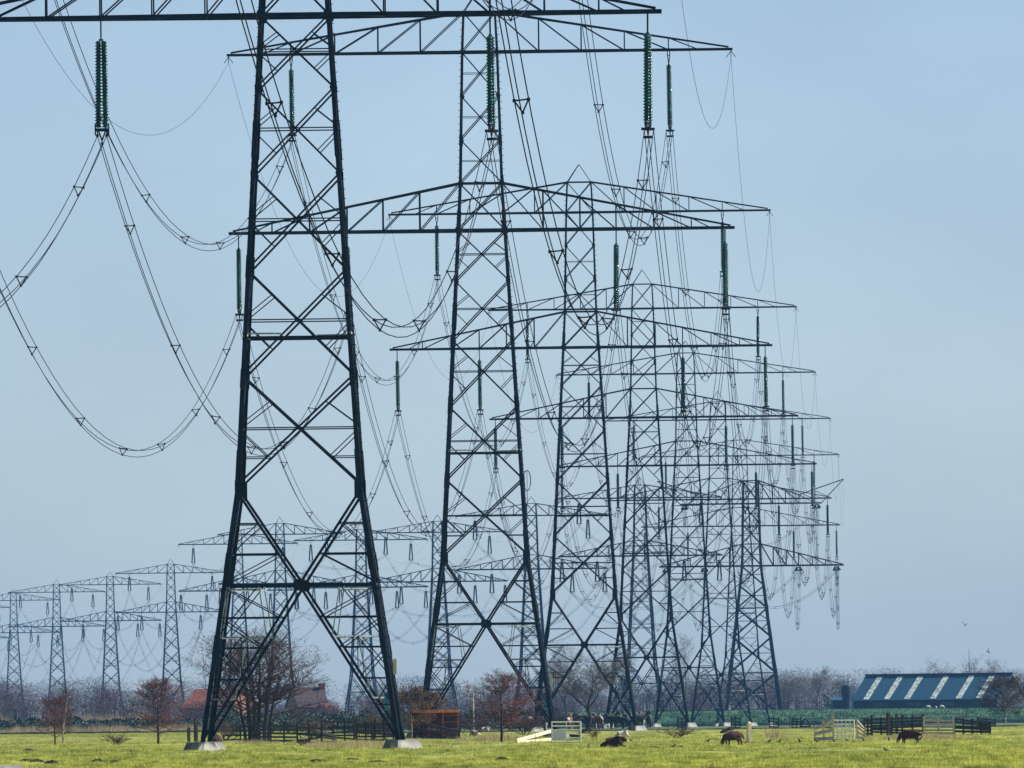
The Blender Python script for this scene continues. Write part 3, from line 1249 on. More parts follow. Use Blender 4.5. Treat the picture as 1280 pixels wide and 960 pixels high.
# shrubs behind the timber corral
for k, (px, d, h, w) in enumerate(((385, 1010, 2.2, 2.6), (478, 1040, 1.9, 2.2), (590, 1150, 2.3, 3.2), (655, 1200, 2.1, 3.4), (455, 1240, 2.2, 3.0), (282, 1060, 1.6, 2.2), (700, 1500, 2.6, 4.5))):
    lab = ['pale brown bare shrub behind the timber corral below the brick house', 'bare brown shrub right behind the right foot of nearest pylon',
           'bare purple shrub left of the conical alder', 'bare purple shrub right of the conical alder', 'bare brown shrub under the middle of the nearest pylon',
           'low bare shrub behind the left foot of nearest pylon', 'wide bare purple shrub behind the white field gate'][k]
    tree(lab, 'shrub', (gx(px, d), d, 0), 40 + k, h, w, .03, 'bush', BARK, TWIG_BROWN if k in (0, 1, 4, 5) else TWIG_PURPLE, 1500, .012, name='bare_shrub')

# individual far trees
FT = [(1021, 3180, 60, 46, 'oak', 'round grey bare tree left of the blue roofed barn'),
      (985, 3220, 52, 40, 'oak', 'grey bare tree two places left of the barn'),
      (1166, 3330, 70, 44, 'oak', 'bare tree rising behind the middle of the barn roof'),
      (1226, 3330, 70, 40, 'oak', 'bare tree rising behind the right part of the barn roof'),
      (1252, 3350, 62, 34, 'oak', 'bare tree behind the barn closest to the right edge'),
      (857, 3500, 108, 26, 'poplar', 'tall narrow bare poplar behind the fifth pylon'),
      (845, 3520, 92, 20, 'poplar', 'shorter narrow bare poplar beside the tall poplar'),
      (706, 2300, 95, 44, 'oak', 'bare tree left of the large grey one behind the herd'),
      (770, 2500, 92, 40, 'oak', 'bare tree right of the large grey one behind the herd'),
      (487, 3300, 50, 26, 'oak', 'bare tree beyond the right leg of the nearest pylon'),
      (925, 3260, 44, 50, 'oak', 'low spreading bare tree behind the corner pylon feet')]
for k, (px, d, hp, wp, st, lab) in enumerate(FT):
    s = d / F
    tree(lab, 'tree', (gx(px, d), d, 0), 60 + k, hp * s + 1.5, wp * s * 1.2, .16, st, BARK, TWIG_GREY, 2600, .026, 'individual trees on the skyline')


# ------------------------------------------------------------------ woods and hedges
def wood(name, x0, x1, d0, d1, n, top, var, material, tw=420, r=.035, seed=1, label=None):
    """a winter wood: many bare crowns in one mass; top: picture y of the crown line"""
    R = random.Random(seed)
    V, Fc = [], []
    for k in range(n):
        px = R.uniform(x0, x1)
        d = R.uniform(d0, d1)
        u = px + 0.0
        yt = top(px) if callable(top) else top
        yt += R.uniform(-var * .35, var)
        z = (horizon_y(px) - yt) * d / F + EYE
        if z < .8:
            continue
        x = gx(px, d)
        cw = z * R.uniform(.28, .42)
        i = len(V)
        rr = .06 + .012 * z
        V += [Vector((x - rr, d, -1)), Vector((x + rr, d - rr, -1)), Vector((x, d + rr, -1)), Vector((x, d, z * .55))]
        Fc += [(i, i + 1, i + 3), (i + 1, i + 2, i + 3), (i + 2, i, i + 3)]
        nl = [(R.gauss(0, .5), R.gauss(0, .5), R.uniform(.1, .85)) for _ in range(9)]
        for t in range(tw):
            a = R.choice(nl)
            q = Vector((x + (a[0] * .8 + R.uniform(-.5, .5)) * cw, d + (a[1] * .8 + R.uniform(-.5, .5)) * cw, z * max(.05, a[2] + R.uniform(-.17, .17))))
            dirv = Vector(((q.x - x) + R.gauss(0, .5) * cw, q.y - d + R.gauss(0, .5) * cw, cw * R.uniform(-.2, .9))).normalized()
            e = q + dirv * R.uniform(.25, .65) * (.3 + .045 * z)
            w = Vector((R.uniform(-1, 1), R.uniform(-1, 1), R.uniform(-.6, .6))).normalized() * r
            i = len(V)
            V += [q - w, q + w, e]
            Fc.append((i, i + 1, i + 2))
    me = bpy.data.meshes.new(name)
    me.from_pydata([tuple(v) for v in V], [], Fc)
    me.materials.append(material)
    o = link(name, me)
    tag(o, label, None, None, 'stuff')
    return o


def crown_line(pts):
    xs = [a for a, _ in pts]
    ys = [b for _, b in pts]
    return lambda px: float(np.interp(px, xs, ys))


wood('far_wood', -120, 1400, 5000, 5500, 330, crown_line([(-100, 852), (90, 846), (110, 843), (180, 850), (420, 846), (460, 839), (520, 842), (560, 850), (600, 842), (660, 842),
     (720, 850), (800, 838), (880, 834), (1000, 838), (1100, 834), (1200, 838), (1400, 838)]), 6, TWIG_PURPLE, 800, .085, 3)
wood('left_wood', -90, 275, 2450, 2600, 120, crown_line([(-90, 842), (10, 846), (60, 852), (120, 854), (160, 850), (240, 858), (275, 862)]), 14, TWIG_PURPLE, 1000, .036, 4)
wood('middle_wood', 222, 640, 1960, 2080, 125, crown_line([(222, 868), (245, 874), (260, 872), (330, 876), (400, 880), (440, 866), (480, 858), (520, 866), (580, 868), (640, 862)]), 12, TWIG_PURPLE, 800, .030, 5)
wood('middle_wood', 600, 890, 3000, 3200, 90, crown_line([(600, 862), (680, 858), (760, 856), (830, 852), (890, 850)]), 10, TWIG_PURPLE, 900, .042, 6)
wood('right_wood', 860, 1340, 3250, 3450, 150, crown_line([(860, 846), (900, 838), (960, 836), (1010, 838), (1060, 842), (1110, 838), (1150, 845), (1240, 838), (1340, 838)]), 12, TWIG_PURPLE, 900, .046, 7)


def hedge(name, x0, x1, d0, d1, n, top, material, leaf=.16, seed=1, base=0.0):
    R = random.Random(seed)
    V, Fc = [], []
    for k in range(n):
        px = R.uniform(x0, x1)
        d = R.uniform(d0, d1)
        yt = top(px) if callable(top) else top
        zt = (horizon_y(px) - yt) * d / F + EYE - base
        zt *= .8 + .35 * noise.noise(Vector((px * .06, d * .05, 2)))
        x = gx(px, d)
        z = base + zt * math.sqrt(R.random())
        c = Vector((x, d + R.gauss(0, .5), z))
        a = Vector((R.uniform(-1, 1), R.uniform(-1, 1), R.uniform(-1, 1))).normalized()
        b = a.cross(Vector((R.uniform(-1, 1), R.uniform(-1, 1), R.uniform(-1, 1)))).normalized()
        a *= leaf * R.uniform(.5, 1.4)
        b *= leaf * R.uniform(.4, .9)
        i = len(V)
        V += [c - a, c + b, c + a, c - b]
        Fc.append((i, i + 1, i + 2, i + 3))
    me = bpy.data.meshes.new(name)
    me.from_pydata([tuple(v) for v in V], [], Fc)
    me.materials.append(material)
    tag(link(name, me), kind='stuff')


hedge('dark_hedge', -80, 262, 1900, 1930, 9000, 896, HEDGE, .17, 21)
hedge('dark_hedge', 255, 520, 1640, 1680, 7000, 888, HEDGE, .15, 22)
hedge('dark_hedge', 560, 700, 1650, 1690, 4000, 886, HEDGE, .15, 23)
hedge('evergreen_shrubs', 1030, 1060, 3120, 3140, 900, 862, HEDGE, .22, 24)


# ------------------------------------------------------------------ buildings
def barn():
    d = 3010.0
    s = d / F
    ang = math.radians(-23)
    loc = at(1064, horizon_y(1064), d)
    root = thing('barn', 'long low barn with dark haze blue roof and six pale skylight strips', 'barn', (loc.x, d, 0), ang)
    Lh, w = 27.2, 7.0
    base = 0.0
    ze = EYE + (horizon_y(1064) - 876) * s
    zr = ze + 30 * s
    mb = MB()
    mb.box((.3, .3, base - .5), (Lh - .3, 2 * w - .3, ze))
    mb.poly([(.3, .3, ze), (.3, 2 * w - .3, ze), (.3, w, zr - .1)])
    mb.poly([(Lh - .3, .3, ze), (Lh - .3, w, zr - .1), (Lh - .3, 2 * w - .3, ze)])
    wall = mb.build('wall', BARNWALL, root)
    mb = MB()
    t = .16
    mb.sweep([[(x, -.3, ze - .12), (x, w, zr), (x, 2 * w + .3, ze - .12), (x, 2 * w + .3, ze - .12 + t), (x, w, zr + t), (x, -.3, ze - .12 + t)] for x in (0, Lh)])
    roof = mb.build('roof', BARNROOF, root)
    mb = MB()
    mb.beam((-.1, w, zr + t + .12), (Lh + .1, w, zr + t + .12), .5, .3)
    mb.build('ridge_cap', BARNWALL, roof)
    mb = MB()
    mb.beam((0, -.38, ze - .1), (Lh, -.38, ze - .1), .16)
    mb.build('gutter', BARNWALL, roof)
    ca = math.cos(ang)
    for k, px in enumerate((1082.5, 1108, 1133, 1165, 1196.5, 1221.5)):
        x = (gx(px, d) - gx(1064, d)) / ca
        mb = MB()
        def sl(f, e):
            return (-.3 + (w + .3) * f, ze - .12 + t + (zr - ze + .12) * f + e)
        a0, a1 = sl(.03, .012), sl(.95, .012)
        ww = .5
        mb.sweep([[(x - ww, a0[0], a0[1]), (x + ww, a0[0], a0[1]), (x + ww, a0[0], a0[1] + .05), (x - ww, a0[0], a0[1] + .05)],
                  [(x - ww, a1[0], a1[1]), (x + ww, a1[0], a1[1]), (x + ww, a1[0], a1[1] + .05), (x - ww, a1[0], a1[1] + .05)]])
        mb.build('skylight', SKYLIGHT, roof)
    mb = MB()
    for x in np.arange(4, Lh, 6.2):
        mb.box((x, .22, 1.2 + 1.0), (x + 2.6, .295, ze - .35))
    mb.build('window', GLASSWIN, wall)
    # silo and shed beside it
    x0 = gx(1062.5, d) - .6
    so = thing('silo', 'narrow dark feed silo at the left end of the blue roofed barn', 'silo', (x0, d - 2, 0))
    mb = MB()
    mb.lathe([(.72, -.2), (.72, 3.4), (.85, 4.4), (.85, EYE + (horizon_y(1062) - 858) * s), (.5, EYE + (horizon_y(1062) - 856) * s)], 14)
    mb.build('tank', BARNWALL, so)
    mb = MB()
    mb.tube([(.5, -.6, EYE + (horizon_y(1066) - 858) * s), (.5, -.6, EYE + (horizon_y(1066) - 851) * s)], .06)
    mb.lathe([(.02, 0), (.16, .12), (.16, .25), (.02, .36)], 8, Vector((.5, -.6, EYE + (horizon_y(1066) - 851.5) * s)))
    mb.build('vent_pipe', WHITE, so)
    sh = thing('shed', 'low dark lean to shed left of the feed silo', 'shed', (gx(1041, d), d + 1, 0))
    mb = MB()
    wd = gx(1058, d) - gx(1041, d)
    mb.box((0, 0, -.3), (wd, 4, EYE + (horizon_y(1050) - 876) * s))
    mb.build('wall', BARNWALL, sh)
    mb = MB()
    zt = EYE + (horizon_y(1050) - 876) * s
    mb.sweep([[(-.2, -.3, zt), (-.2, 4.3, zt + .5), (-.2, 4.3, zt + .65), (-.2, -.3, zt + .15)], [(wd + .2, -.3, zt), (wd + .2, 4.3, zt + .5), (wd + .2, 4.3, zt + .65), (wd + .2, -.3, zt + .15)]])
    mb.build('roof', BARNROOF, sh)
    mb = MB()
    mb.box((-.14, -.14, -3), (.14, .14, 1.9))
    mb.box((-.22, -.18, 1.9), (.22, .18, 2.05))
    o = mb.build('marker_post', TEAL)
    o.location = (gx(1066, 2885), 2885, 1.6)
    tag(o, 'teal post standing before the left corner of the blue roofed barn', 'post')


barn()


def house(label, px0, px1, yeave, yridge, d, roof_m, wall_m, depth, ang, chimney=None, gable=False):
    s = d / F
    pxm = (px0 + px1) / 2
    root = thing('farmhouse', label, 'house', (gx(pxm, d), d, 0), ang)
    hw = (px1 - px0) * s / 2 / max(.3, math.cos(ang))
    ze = EYE + (horizon_y(pxm) - yeave) * s
    zr = EYE + (horizon_y(pxm) - yridge) * s
    mb = MB()
    mb.box((-hw + .2, .2, -.4), (hw - .2, depth - .2, ze))
    for x in (-hw + .2, hw - .2):
        mb.poly([(x, .2, ze), (x, depth - .2, ze), (x, depth / 2, zr - .12)])
    wall = mb.build('wall', wall_m, root)
    mb = MB()
    t = .2
    mb.sweep([[(x, -.3, ze - .2), (x, depth / 2, zr - t), (x, depth + .3, ze - .2), (x, depth + .3, ze - .2 + t), (x, depth / 2, zr), (x, -.3, ze - .2 + t)] for x in (-hw, hw)])
    roof = mb.build('roof', roof_m, root)
    if chimney:
        for cx, ch, cw in chimney:
            mb = MB()
            mb.box((cx * hw - cw, depth / 2 - .45, zr - .9), (cx * hw + cw, depth / 2 + .45, zr + ch))
            mb.box((cx * hw - cw - .08, depth / 2 - .53, zr + ch), (cx * hw + cw + .08, depth / 2 + .53, zr + ch + .15))
            mb.build('chimney', wall_m, roof)
    for k in (-.6, -.1, .45):
        mb = MB()
        mb.box((k * hw, .12, 1.0), (k * hw + 1.0, .196, 2.2))
        mb.build('window', GLASSWIN, wall)
    return root


house('red tiled house roof behind the trees left of nearest pylon foot', 225, 288, 885, 861, 2150, TILE_RED, BRICK, 8, math.radians(-28))
house('brown roofed brick house with chimney behind shrubs inside nearest pylon', 372, 412, 884, 859, 2200, TILE_DARK, BRICK, 7, math.radians(14), [(.93, .35, .32)])
# brick gable end, lower wing
house('small red roofed annexe right of the brown roofed brick house', 411, 424, 888, 879, 2190, TILE_RED, BRICK, 5, math.radians(25))


# ------------------------------------------------------------------ fences and gates
def fence(label, x0, x1, ybase, ytops, rails, material, npost=3, group=None, yb1=None, slope=0.0, ragged=0.0, cat='fence', name='timber_fence', post_m=None, rail_h=.11, dy=0.0):
    """a post and rail panel between two picture columns; slope lowers the far left end"""
    yb1 = ybase if yb1 is None else yb1
    a, b = gpt(x0, ybase), gpt(x1, yb1)
    b.y += dy
    s0 = a.y / F
    h = (ybase - ytops) * s0
    root = thing(name, label, cat, a, 0, group)
    R = random.Random(int(x0 * 7 + ybase))
    dv = b - a
    for k in range(npost):
        t = k / max(1, npost - 1)
        mb = MB()
        p = dv * t
        hh = h * R.uniform(1.02, 1.25) * (1 - slope * t)
        mb.beam(p + Vector((0, .05, -.1)), p + Vector((R.uniform(-.03, .03), .05, hh)), .10)
        mb.build('post', post_m or material, root)
    for k in range(rails):
        z = h * (.14 + .82 * k / max(1, rails - 1))
        mb = MB()
        p0 = Vector((0, -.03, z + R.uniform(-1, 1) * ragged))
        p1 = dv + Vector((0, -.03, z * (1 - slope) + R.uniform(-1, 1) * ragged))
        mb.beam(p0, p1, .035, rail_h)
        mb.build('rail', material, root)
    return root


G1 = 'timber corral panels near the nearest pylon'
fence('dark five rail timber fence panel right of the broad bare tree trunks', 322, 372, 930, 908, 5, WOOD_DARK, 4, G1)
fence('broken dark fence panel with crossed rails below the pale shrub', 372, 402, 931, 908, 5, WOOD_DARK, 3, G1, ragged=.3)
fence('dark fence panel with crooked rails left of the corral tall post', 402, 446, 928, 905, 6, WOOD_DARK, 4, G1, ragged=.12)
fence('dark dense fence panel right of the corral tall post beside pylon foot', 446, 492, 929, 904, 7, WOOD_DARK, 5, G1, ragged=.1)
fence('dark low fence panel behind the left pylon foot, leftmost of the corral', 280, 322, 928, 909, 4, WOOD_DARK, 3, G1, ragged=.05)
fence('pale hurdle leaning in the corral beside the dry grass', 396, 420, 930, 913, 3, WOOD_GREY, 2, G1, slope=.5, ragged=.05)
fence('dark sloping fence panel in front of the red shelter', 528, 574, 926, 905, 3, WOOD_DARK, 3, G1, slope=.55, rail_h=.16)


def post(label, px, ybase, ytop, w, m, group=None):
    p = gpt(px, ybase)
    h = (ybase - ytop) * p.y / F
    mb = MB()
    mb.sweep([[(-w, -w, -.2), (w, -w, -.2), (w, w, -.2), (-w, w, -.2)], [(-w, -w, h - w * .8), (w, -w, h - w * .8), (w, w, h - w * .8), (-w, w, h - w * .8)],
              [(-w * .4, -w * .4, h), (w * .4, -w * .4, h), (w * .4, w * .4, h), (-w * .4, w * .4, h)]])
    o = mb.build('wooden_post', m)
    o.location = p
    o.rotation_euler = (0, random.uniform(-.03, .03), .5)
    tag(o, label, 'post', group)


post('tall dark post standing up from the corral panels', 444, 927, 895, .08, WOOD_DARK)
post('taller of two dark posts left of nearest pylon foot', 245, 929, 902, .09, WOOD_DARK)
post('shorter of two dark posts left of nearest pylon foot', 236, 929, 910, .07, WOOD_DARK)
post('second tall dark post in the corral next to the pylon foot', 466, 928, 902, .08, WOOD_DARK)
post('lone squared wooden post on the grass beside the bent grazing sheep', 936.5, 930, 904, .085, WOOD_PALE_LIT)


def gate(label, x0, x1, ybase, ytop, m, bars, board=None, stiles=3):
    a, b = gpt(x0, ybase), gpt(x1, ybase)
    s = a.y / F
    h = (ybase - ytop) * s
    root = thing('field_gate', label, 'gate', a)
    w = b.x - a.x
    mb = MB()
    for x in (0, w):
        mb.tube([(x, 0, .04), (x, 0, h)], .032, 8)
    for z in (.06, h - .02):
        mb.tube([(0, 0, z), (w, 0, z)], .030, 8)
    mb.build('frame', m, root)
    for k in range(bars):
        z = .06 + (h - .08) * (k + 1) / (bars + 1)
        mb = MB()
        mb.tube([(.02, 0, z), (w - .02, 0, z)], .034, 6)
        mb.build('bar', m, root)
    for k in range(stiles):
        x = w * (k + 1) / (stiles + 1)
        mb = MB()
        mb.tube([(x, -.03, .06), (x, -.03, h - .03)], .022, 6)
        mb.build('upright', m, root)
    if board:
        mb = MB()
        mb.box((.03, -.06, board[0] * h), (w * board[2], -.035, board[1] * h))
        mb.build('board', m, root)
    return root


gate('white tubular field gate with solid board, below the third pylon', 690, 727, 931.5, 904.5, WHITE, 4, (.15, .62, .47), 1)
gate('white mesh gate at the right timber pens', 1042, 1071.5, 927, 902, WHITE, 4, None, 4)
G2 = 'timber pens at the right of the pasture'
fence('pale three rail ramp side sloping down left of the white mesh gate', 1042, 1018, 928, 902, 3, WOOD_PALE_LIT, 3, G2, slope=.38, rail_h=.17, name='ramp_rail', dy=-1.1)
fence('pale short rails sloping down right of the white mesh gate', 1072, 1081, 926, 902, 4, WOOD_PALE_LIT, 2, G2, slope=.45, rail_h=.10, name='ramp_rail', dy=.4)
fence('short dark fence panel with two stout posts right of the mesh gate', 1080, 1090, 922, 901, 5, WOOD_DARK, 3, G2)
fence('long dark six rail fence panel of the right pens', 1089, 1154, 921, 900, 6, WOOD_DARK, 6, G2, ragged=.07)
fence('pale sunlit rail fence panel of the right pens', 1155, 1193, 921, 902, 5, WOOD_PALE_LIT, 3, G2, rail_h=.10, dy=1.6, ragged=.03)
fence('dark fence panel sinking to the right end of the pens', 1193, 1238, 920, 901, 6, WOOD_DARK, 5, G2, slope=.25, ragged=.09)
post('stout dark post sticking up from the right pens', 1111, 922, 892, .09, WOOD_DARK)
post('dark post behind the right pens, right of the stout one', 1121, 920, 894, .06, WOOD_DARK)
fence('pale sloping rail fence left of the white field gate', 690, 646, 928, 915, 2, WOOD_PALE_LIT, 3, None, yb1=931, slope=.75, rail_h=.17, name='ramp_rail')
# dark hurdles in front of the dike
for k, (xa, xb, lab) in enumerate(((914, 925, 'dark hurdle before the dike, left of the lone post'), (962, 973, 'dark hurdle before the dike, right of the lone post'),
                                   (990, 1001, 'dark hurdle before the dike beside the round feeder'), (847, 857, 'dark hurdle before the dike below the fifth pylon'),
                                   (1222, 1244, 'dark sloping hurdle before the dike near the right tree'))):
    fence(lab, xa, xb, 911.0 - (1 if xa > 1000 else 0), 898, 4, WOOD_DARK, 3, 'hurdles standing before the dike', ragged=.06, slope=.3 if k == 4 else 0, name='hurdle', rail_h=.12)


def wire_fence():
    root = thing('wire_fence', 'long thin post and wire fence running before the dike', 'fence', (0, 1640, 0))
    mb = MB()
    for z in (.5, .8, 1.05):
        mb.beam((gx(985, 1640), 0, z), (gx(1270, 1640), 0, z), .02)
    mb.build('wire', FITTING, root)
    pm = MB()
    pm.beam((0, 0, -.1), (0, 0, 1.15), .09)
    pme = pm.mesh('post', WOOD_GREY)
    for px in (987, 1001, 1017, 1036, 1054, 1066, 1128, 1146, 1208, 1226):
        o = link('post', pme, root)
        o.location = (gx(px, 1640), 0, 0)


wire_fence()

# round feeders
for px, lab in ((1006.5, 'dark round hoop feeder left of the right timber pens'),):
    d = 1640
    root = thing('hoop_feeder', lab, 'feeder', (gx(px, d), d, 0))
    mb = MB()
    for yy in (-.25, .25):
        mb.tube([(.42 * math.cos(t), yy, .42 * math.sin(t) * 1.7) for t in [PI * k / 14 for k in range(15)]], .09, 6)
    mb.build('hoop', WOOD_DARK, root)
    mb = MB()
    mb.box((-.5, -.3, 0), (.5, .3, .12))
    mb.build('base', WOOD_DARK, root)


# red framed shelter
def shelter():
    a, b = gpt(514, 925), gpt(571, 925)
    s = a.y / F
    h = 33 * s
    root = thing('livestock_shelter', 'red framed livestock shelter with orange top behind dark fence', 'shelter', a)
    w = b.x - a.x
    dp = 1.6
    for x, y in ((0, 0), (w * .38, 0), (w * .68, 0), (w, 0), (0, dp), (w, dp)):
        mb = MB()
        mb.beam((x, y, -.1), (x, y, h), .075)
        mb.build('post', RED, root)
    mb = MB()
    mb.box((-.08, -.12, h), (w + .1, dp + .1, h + .13))
    mb.box((w * .1, -.1, h - .05), (w + .08, -.07, h - .002))
    mb.build('roof', ORANGE, root)
    mb = MB()
    mb.box((.04, dp - .05, 0), (w - .04, dp, h - .02))
    mb.box((0.01, .05, 0), (.04, dp - .06, h - .02))
    mb.build('back_panel', RED_BROWN, root)
    for k in range(4):
        mb = MB()
        z = .2 + k * (h - .35) / 3.2
        mb.beam((w * .68, -.045, z), (w, -.045, z), .04)
        mb.build('bar', RED, root)
    mb = MB()
    mb.box((w * .72, .5, .02), (w * .96, .53, h * .9))
    mb.build('side_panel', WOOD_DARK, root)


shelter()
# white mast
d = 1400
root = thing('flagpole', 'thin white pole between the red shelter and the conical alder', 'pole', (gx(592, d), d, 0))
mb = MB()
mb.tube([(0, 0, -.1), (0, 0, 2.2), (0, 0, 3.1)], [.05, .05, .03], 8)
mb.build('mast', WHITE, root)
mb = MB()
mb.lathe([(.02, 0), (.06, .04), (.06, .1), (.02, .14)], 8, Vector((0, 0, 3.1)))
mb.build('finial', WHITE, root)
# far radio mast
d = 5200
root = thing('radio_mast', 'hair thin mast rising behind the right half of the barn', 'mast', (gx(1212, d), d, 0))
mb = MB()
hm = EYE + (horizon_y(1212) - 812) * d / F
mb.tube([(0, 0, 0), (0, 0, hm * .7), (0, 0, hm)], [.16, .12, .06], 5)
mb.build('mast', FSTEEL, root)


# ------------------------------------------------------------------ animals
def skin_mesh(name, nodes, edges, mats, sub=2, root=0, bump=0.0):
    """nodes: (x, y, z, rx, ry)"""
    me = bpy.data.meshes.new(name)
    me.from_pydata([n[:3] for n in nodes], edges, [])
    o = bpy.data.objects.new(name, me)
    COL.objects.link(o)
    o.modifiers.new('s', 'SKIN')
    lay = me.skin_vertices[0].data
    for k, n in enumerate(nodes):
        lay[k].radius = (n[3], n[4] if len(n) > 4 else n[3])
        lay[k].use_root = (k == root)
    sb = o.modifiers.new('u', 'SUBSURF')
    sb.levels = sub
    sb.render_levels = sub
    dg = bpy.context.evaluated_depsgraph_get()
    dg.update()
    m2 = bpy.data.meshes.new_from_object(o.evaluated_get(dg))
    bpy.data.objects.remove(o)
    bpy.data.meshes.remove(me)
    m2.name = name
    m2.materials.clear()
    for m in mats:
        m2.materials.append(m)
    if bump:
        for v in m2.vertices:
            nn = noise.noise(v.co * 14.0)
            v.co += v.normal * nn * bump
    smooth(m2)
    return m2


def quad(L, Hh, body_r, head_down, leg_r, mats, name, bump=0.0, neck_up=.25):
    """four legged grazing animal along +x, L long, Hh at the withers; returns a mesh"""
    bz = Hh - body_r
    b = L * .36
    N = [(0, 0, bz, body_r * 1.05, body_r * 1.0),                        # 0 belly centre
         (b * .75, 0, bz + .01, body_r * .92, body_r * .95),            # 1 shoulder
         (-b * .75, 0, bz + .02, body_r * .95, body_r * .95),           # 2 rump
         (-b * 1.12, 0, bz + .03, body_r * .6, body_r * .62),           # 3 hind end
         ]
    E = [(0, 1), (0, 2), (2, 3)]
    if head_down:
        N += [(b * 1.2, 0, bz - .02, body_r * .52, body_r * .55), (b * 1.5, 0, bz * .48, body_r * .34, body_r * .36),
              (b * 1.62, 0, bz * .22, body_r * .27, body_r * .3), (b * 1.75, 0, .05, body_r * .17, body_r * .18)]
    else:
        N += [(b * 1.2, 0, bz + body_r * .45, body_r * .5, body_r * .55), (b * 1.45, 0, Hh + body_r * neck_up, body_r * .33, body_r * .38),
              (b * 1.62, 0, Hh + body_r * (neck_up + .1), body_r * .28, body_r * .3), (b * 1.95, 0, Hh + body_r * (neck_up - .35), body_r * .17, body_r * .19)]
    E += [(1, 4), (4, 5), (5, 6), (6, 7)]
    for sx, par in ((1, 1), (-1, 2)):
        for sy in (-1, 1):
            i = len(N)
            x = sx * b * .82
            y = sy * body_r * .55
            N += [(x + (.0 if sx > 0 else .03) * L, y, bz * .62, leg_r * 1.7), (x - (.0 if sx > 0 else .045) * L, y, bz * .36, leg_r), (x - (.0 if sx > 0 else .01) * L, y, .04, leg_r * .9),
                  (x + .03 * L, y, .015, leg_r * .9)]
            E += [(par, i), (i, i + 1), (i + 1, i + 2), (i + 2, i + 3)]
    # ears and tail
    h = N[6]
    for sy in (-1, 1):
        i = len(N)
        N.append((h[0] - .02 * L, sy * (h[3] + .09 * L), h[2] + .02 * L, .018 * L + .01, .012 * L + .006))
        E.append((6, i))
    i = len(N)
    N += [(-b * 1.42, 0, bz - body_r * .2, leg_r * .7), (-b * 1.42, 0, bz - body_r * (.75 if Hh < 1 else 1.1), leg_r * .6)]
    E += [(3, i), (i, i + 1)]
    return skin_mesh(name, N, E, mats, 2, 0, bump)


def lying(L, r, mats, name, bump=0.0):
    """resting animal, legs folded beneath, head up at +x"""
    N = [(0, 0, r * .95, r * 1.1, r * 1.0), (L * .26, 0, r * 1.1, r * 1.0, r * 1.0), (-L * .3, 0, r * .72, r * .85, r * .72), (-L * .5, 0, r * .35, r * .5, r * .32),
         (L * .36, 0, r * 1.62, r * .72, r * .7), (L * .46, 0, r * 1.72, r * .46, r * .46), (L * .58, -r * .1, r * 1.15, r * .27, r * .27),
         (L * .4, -r * .7, r * .3, r * .22), (L * .55, -r * .75, r * .14, r * .13), (L * .4, r * .7, r * .3, r * .22), (L * .52, r * .75, r * .14, r * .13),
         (-L * .2, -r * .95, r * .3, r * .3), (L * .0, -r * 1.1, r * .16, r * .14), (-L * .2, r * .95, r * .3, r * .3), (L * .0, r * 1.1, r * .16, r * .14),
         (L * .43, -r * .62, r * 1.85, r * .12, r * .08), (L * .43, r * .62, r * 1.85, r * .12, r * .08)]
    E = [(0, 1), (0, 2), (2, 3), (1, 4), (4, 5), (5, 6), (1, 7), (7, 8), (1, 9), (9, 10), (2, 11), (11, 12), (2, 13), (13, 14), (5, 15), (5, 16)]
    return skin_mesh(name, N, E, mats, 2, 0, bump)


def animal(name, label, cat, me, loc, rz, group=None, scale=1.0):
    o = link(name, me)
    o.location = loc
    o.rotation_euler = (0, 0, rz)
    o.scale = (scale * (.93 if cat == 'sheep' else 1),) * 3
    return tag(o, label, cat, group)


SHEEP_G = quad(1.06, .68, .22, True, .035, [WOOL_BROWN], 'sheep', .012)
SHEEP_L = lying(1.15, .24, [WOOL_BROWN], 'sheep', .012)
SHEEP_LW = lying(1.0, .22, [WOOL_WHITE], 'sheep', .012)
SHEEP_GW = quad(1.06, .68, .23, True, .032, [WOOL_WHITE], 'sheep', .012)
SHEEP_P = lying(1.0, .22, [patch_mat('patched_wool', (.03, .025, .025), (.62, .56, .46), 1.6)], 'sheep', .012)
sh = animal('sheep', 'dark brown sheep resting with folded legs, white muzzle towards the right', 'sheep', SHEEP_L, gpt(765, 936.5), 0.05, 'brown sheep grazing in front')
mz = MB()
mz.lathe([(.01, -.05), (.055, -.02), (.06, .03), (.01, .06)], 10, Vector((.69, -.05, .25)), (.6, -.2, -.9))
o = mz.build('muzzle', WOOL_WHITE, sh)
animal('sheep', 'dark brown sheep bent over grazing just left of the lone post', 'sheep', SHEEP_G, gpt(917, 935), PI + .55, 'brown sheep grazing in front')
animal('sheep', 'reddish brown sheep grazing head down before the right timber pens', 'sheep', SHEEP_G, gpt(1138, 932), PI - .35, 'brown sheep grazing in front')
animal('sheep', 'cream sheep lying behind the resting brown sheep', 'sheep', SHEEP_LW, gpt(777, 922.5), .3)
animal('sheep', 'black and cream patched sheep lying behind the bent grazing sheep', 'sheep', SHEEP_P, gpt(908, 918.3), 0.2)
animal('sheep', 'black and cream patched sheep lying just right of the white field gate', 'sheep', SHEEP_P, gpt(731, 918.5), 0.0)
animal('sheep', 'brown sheep partly hidden behind the left concrete foot of nearest pylon', 'sheep', SHEEP_G, gpt(271, 935), 1.2, None, .95)
animal('sheep', 'cream sheep lying in dry grass left of the conical alder', 'sheep', SHEEP_LW, gpt(605, 916), .2)
animal('sheep', 'cream sheep lying low beside the right post of the red shelter', 'sheep', SHEEP_LW, gpt(594, 921), PI, None, .85)
animal('sheep', 'black and cream patched sheep lying behind the bars of the white field gate', 'sheep', SHEEP_P, gpt(721, 926), 2.8, None, .8)
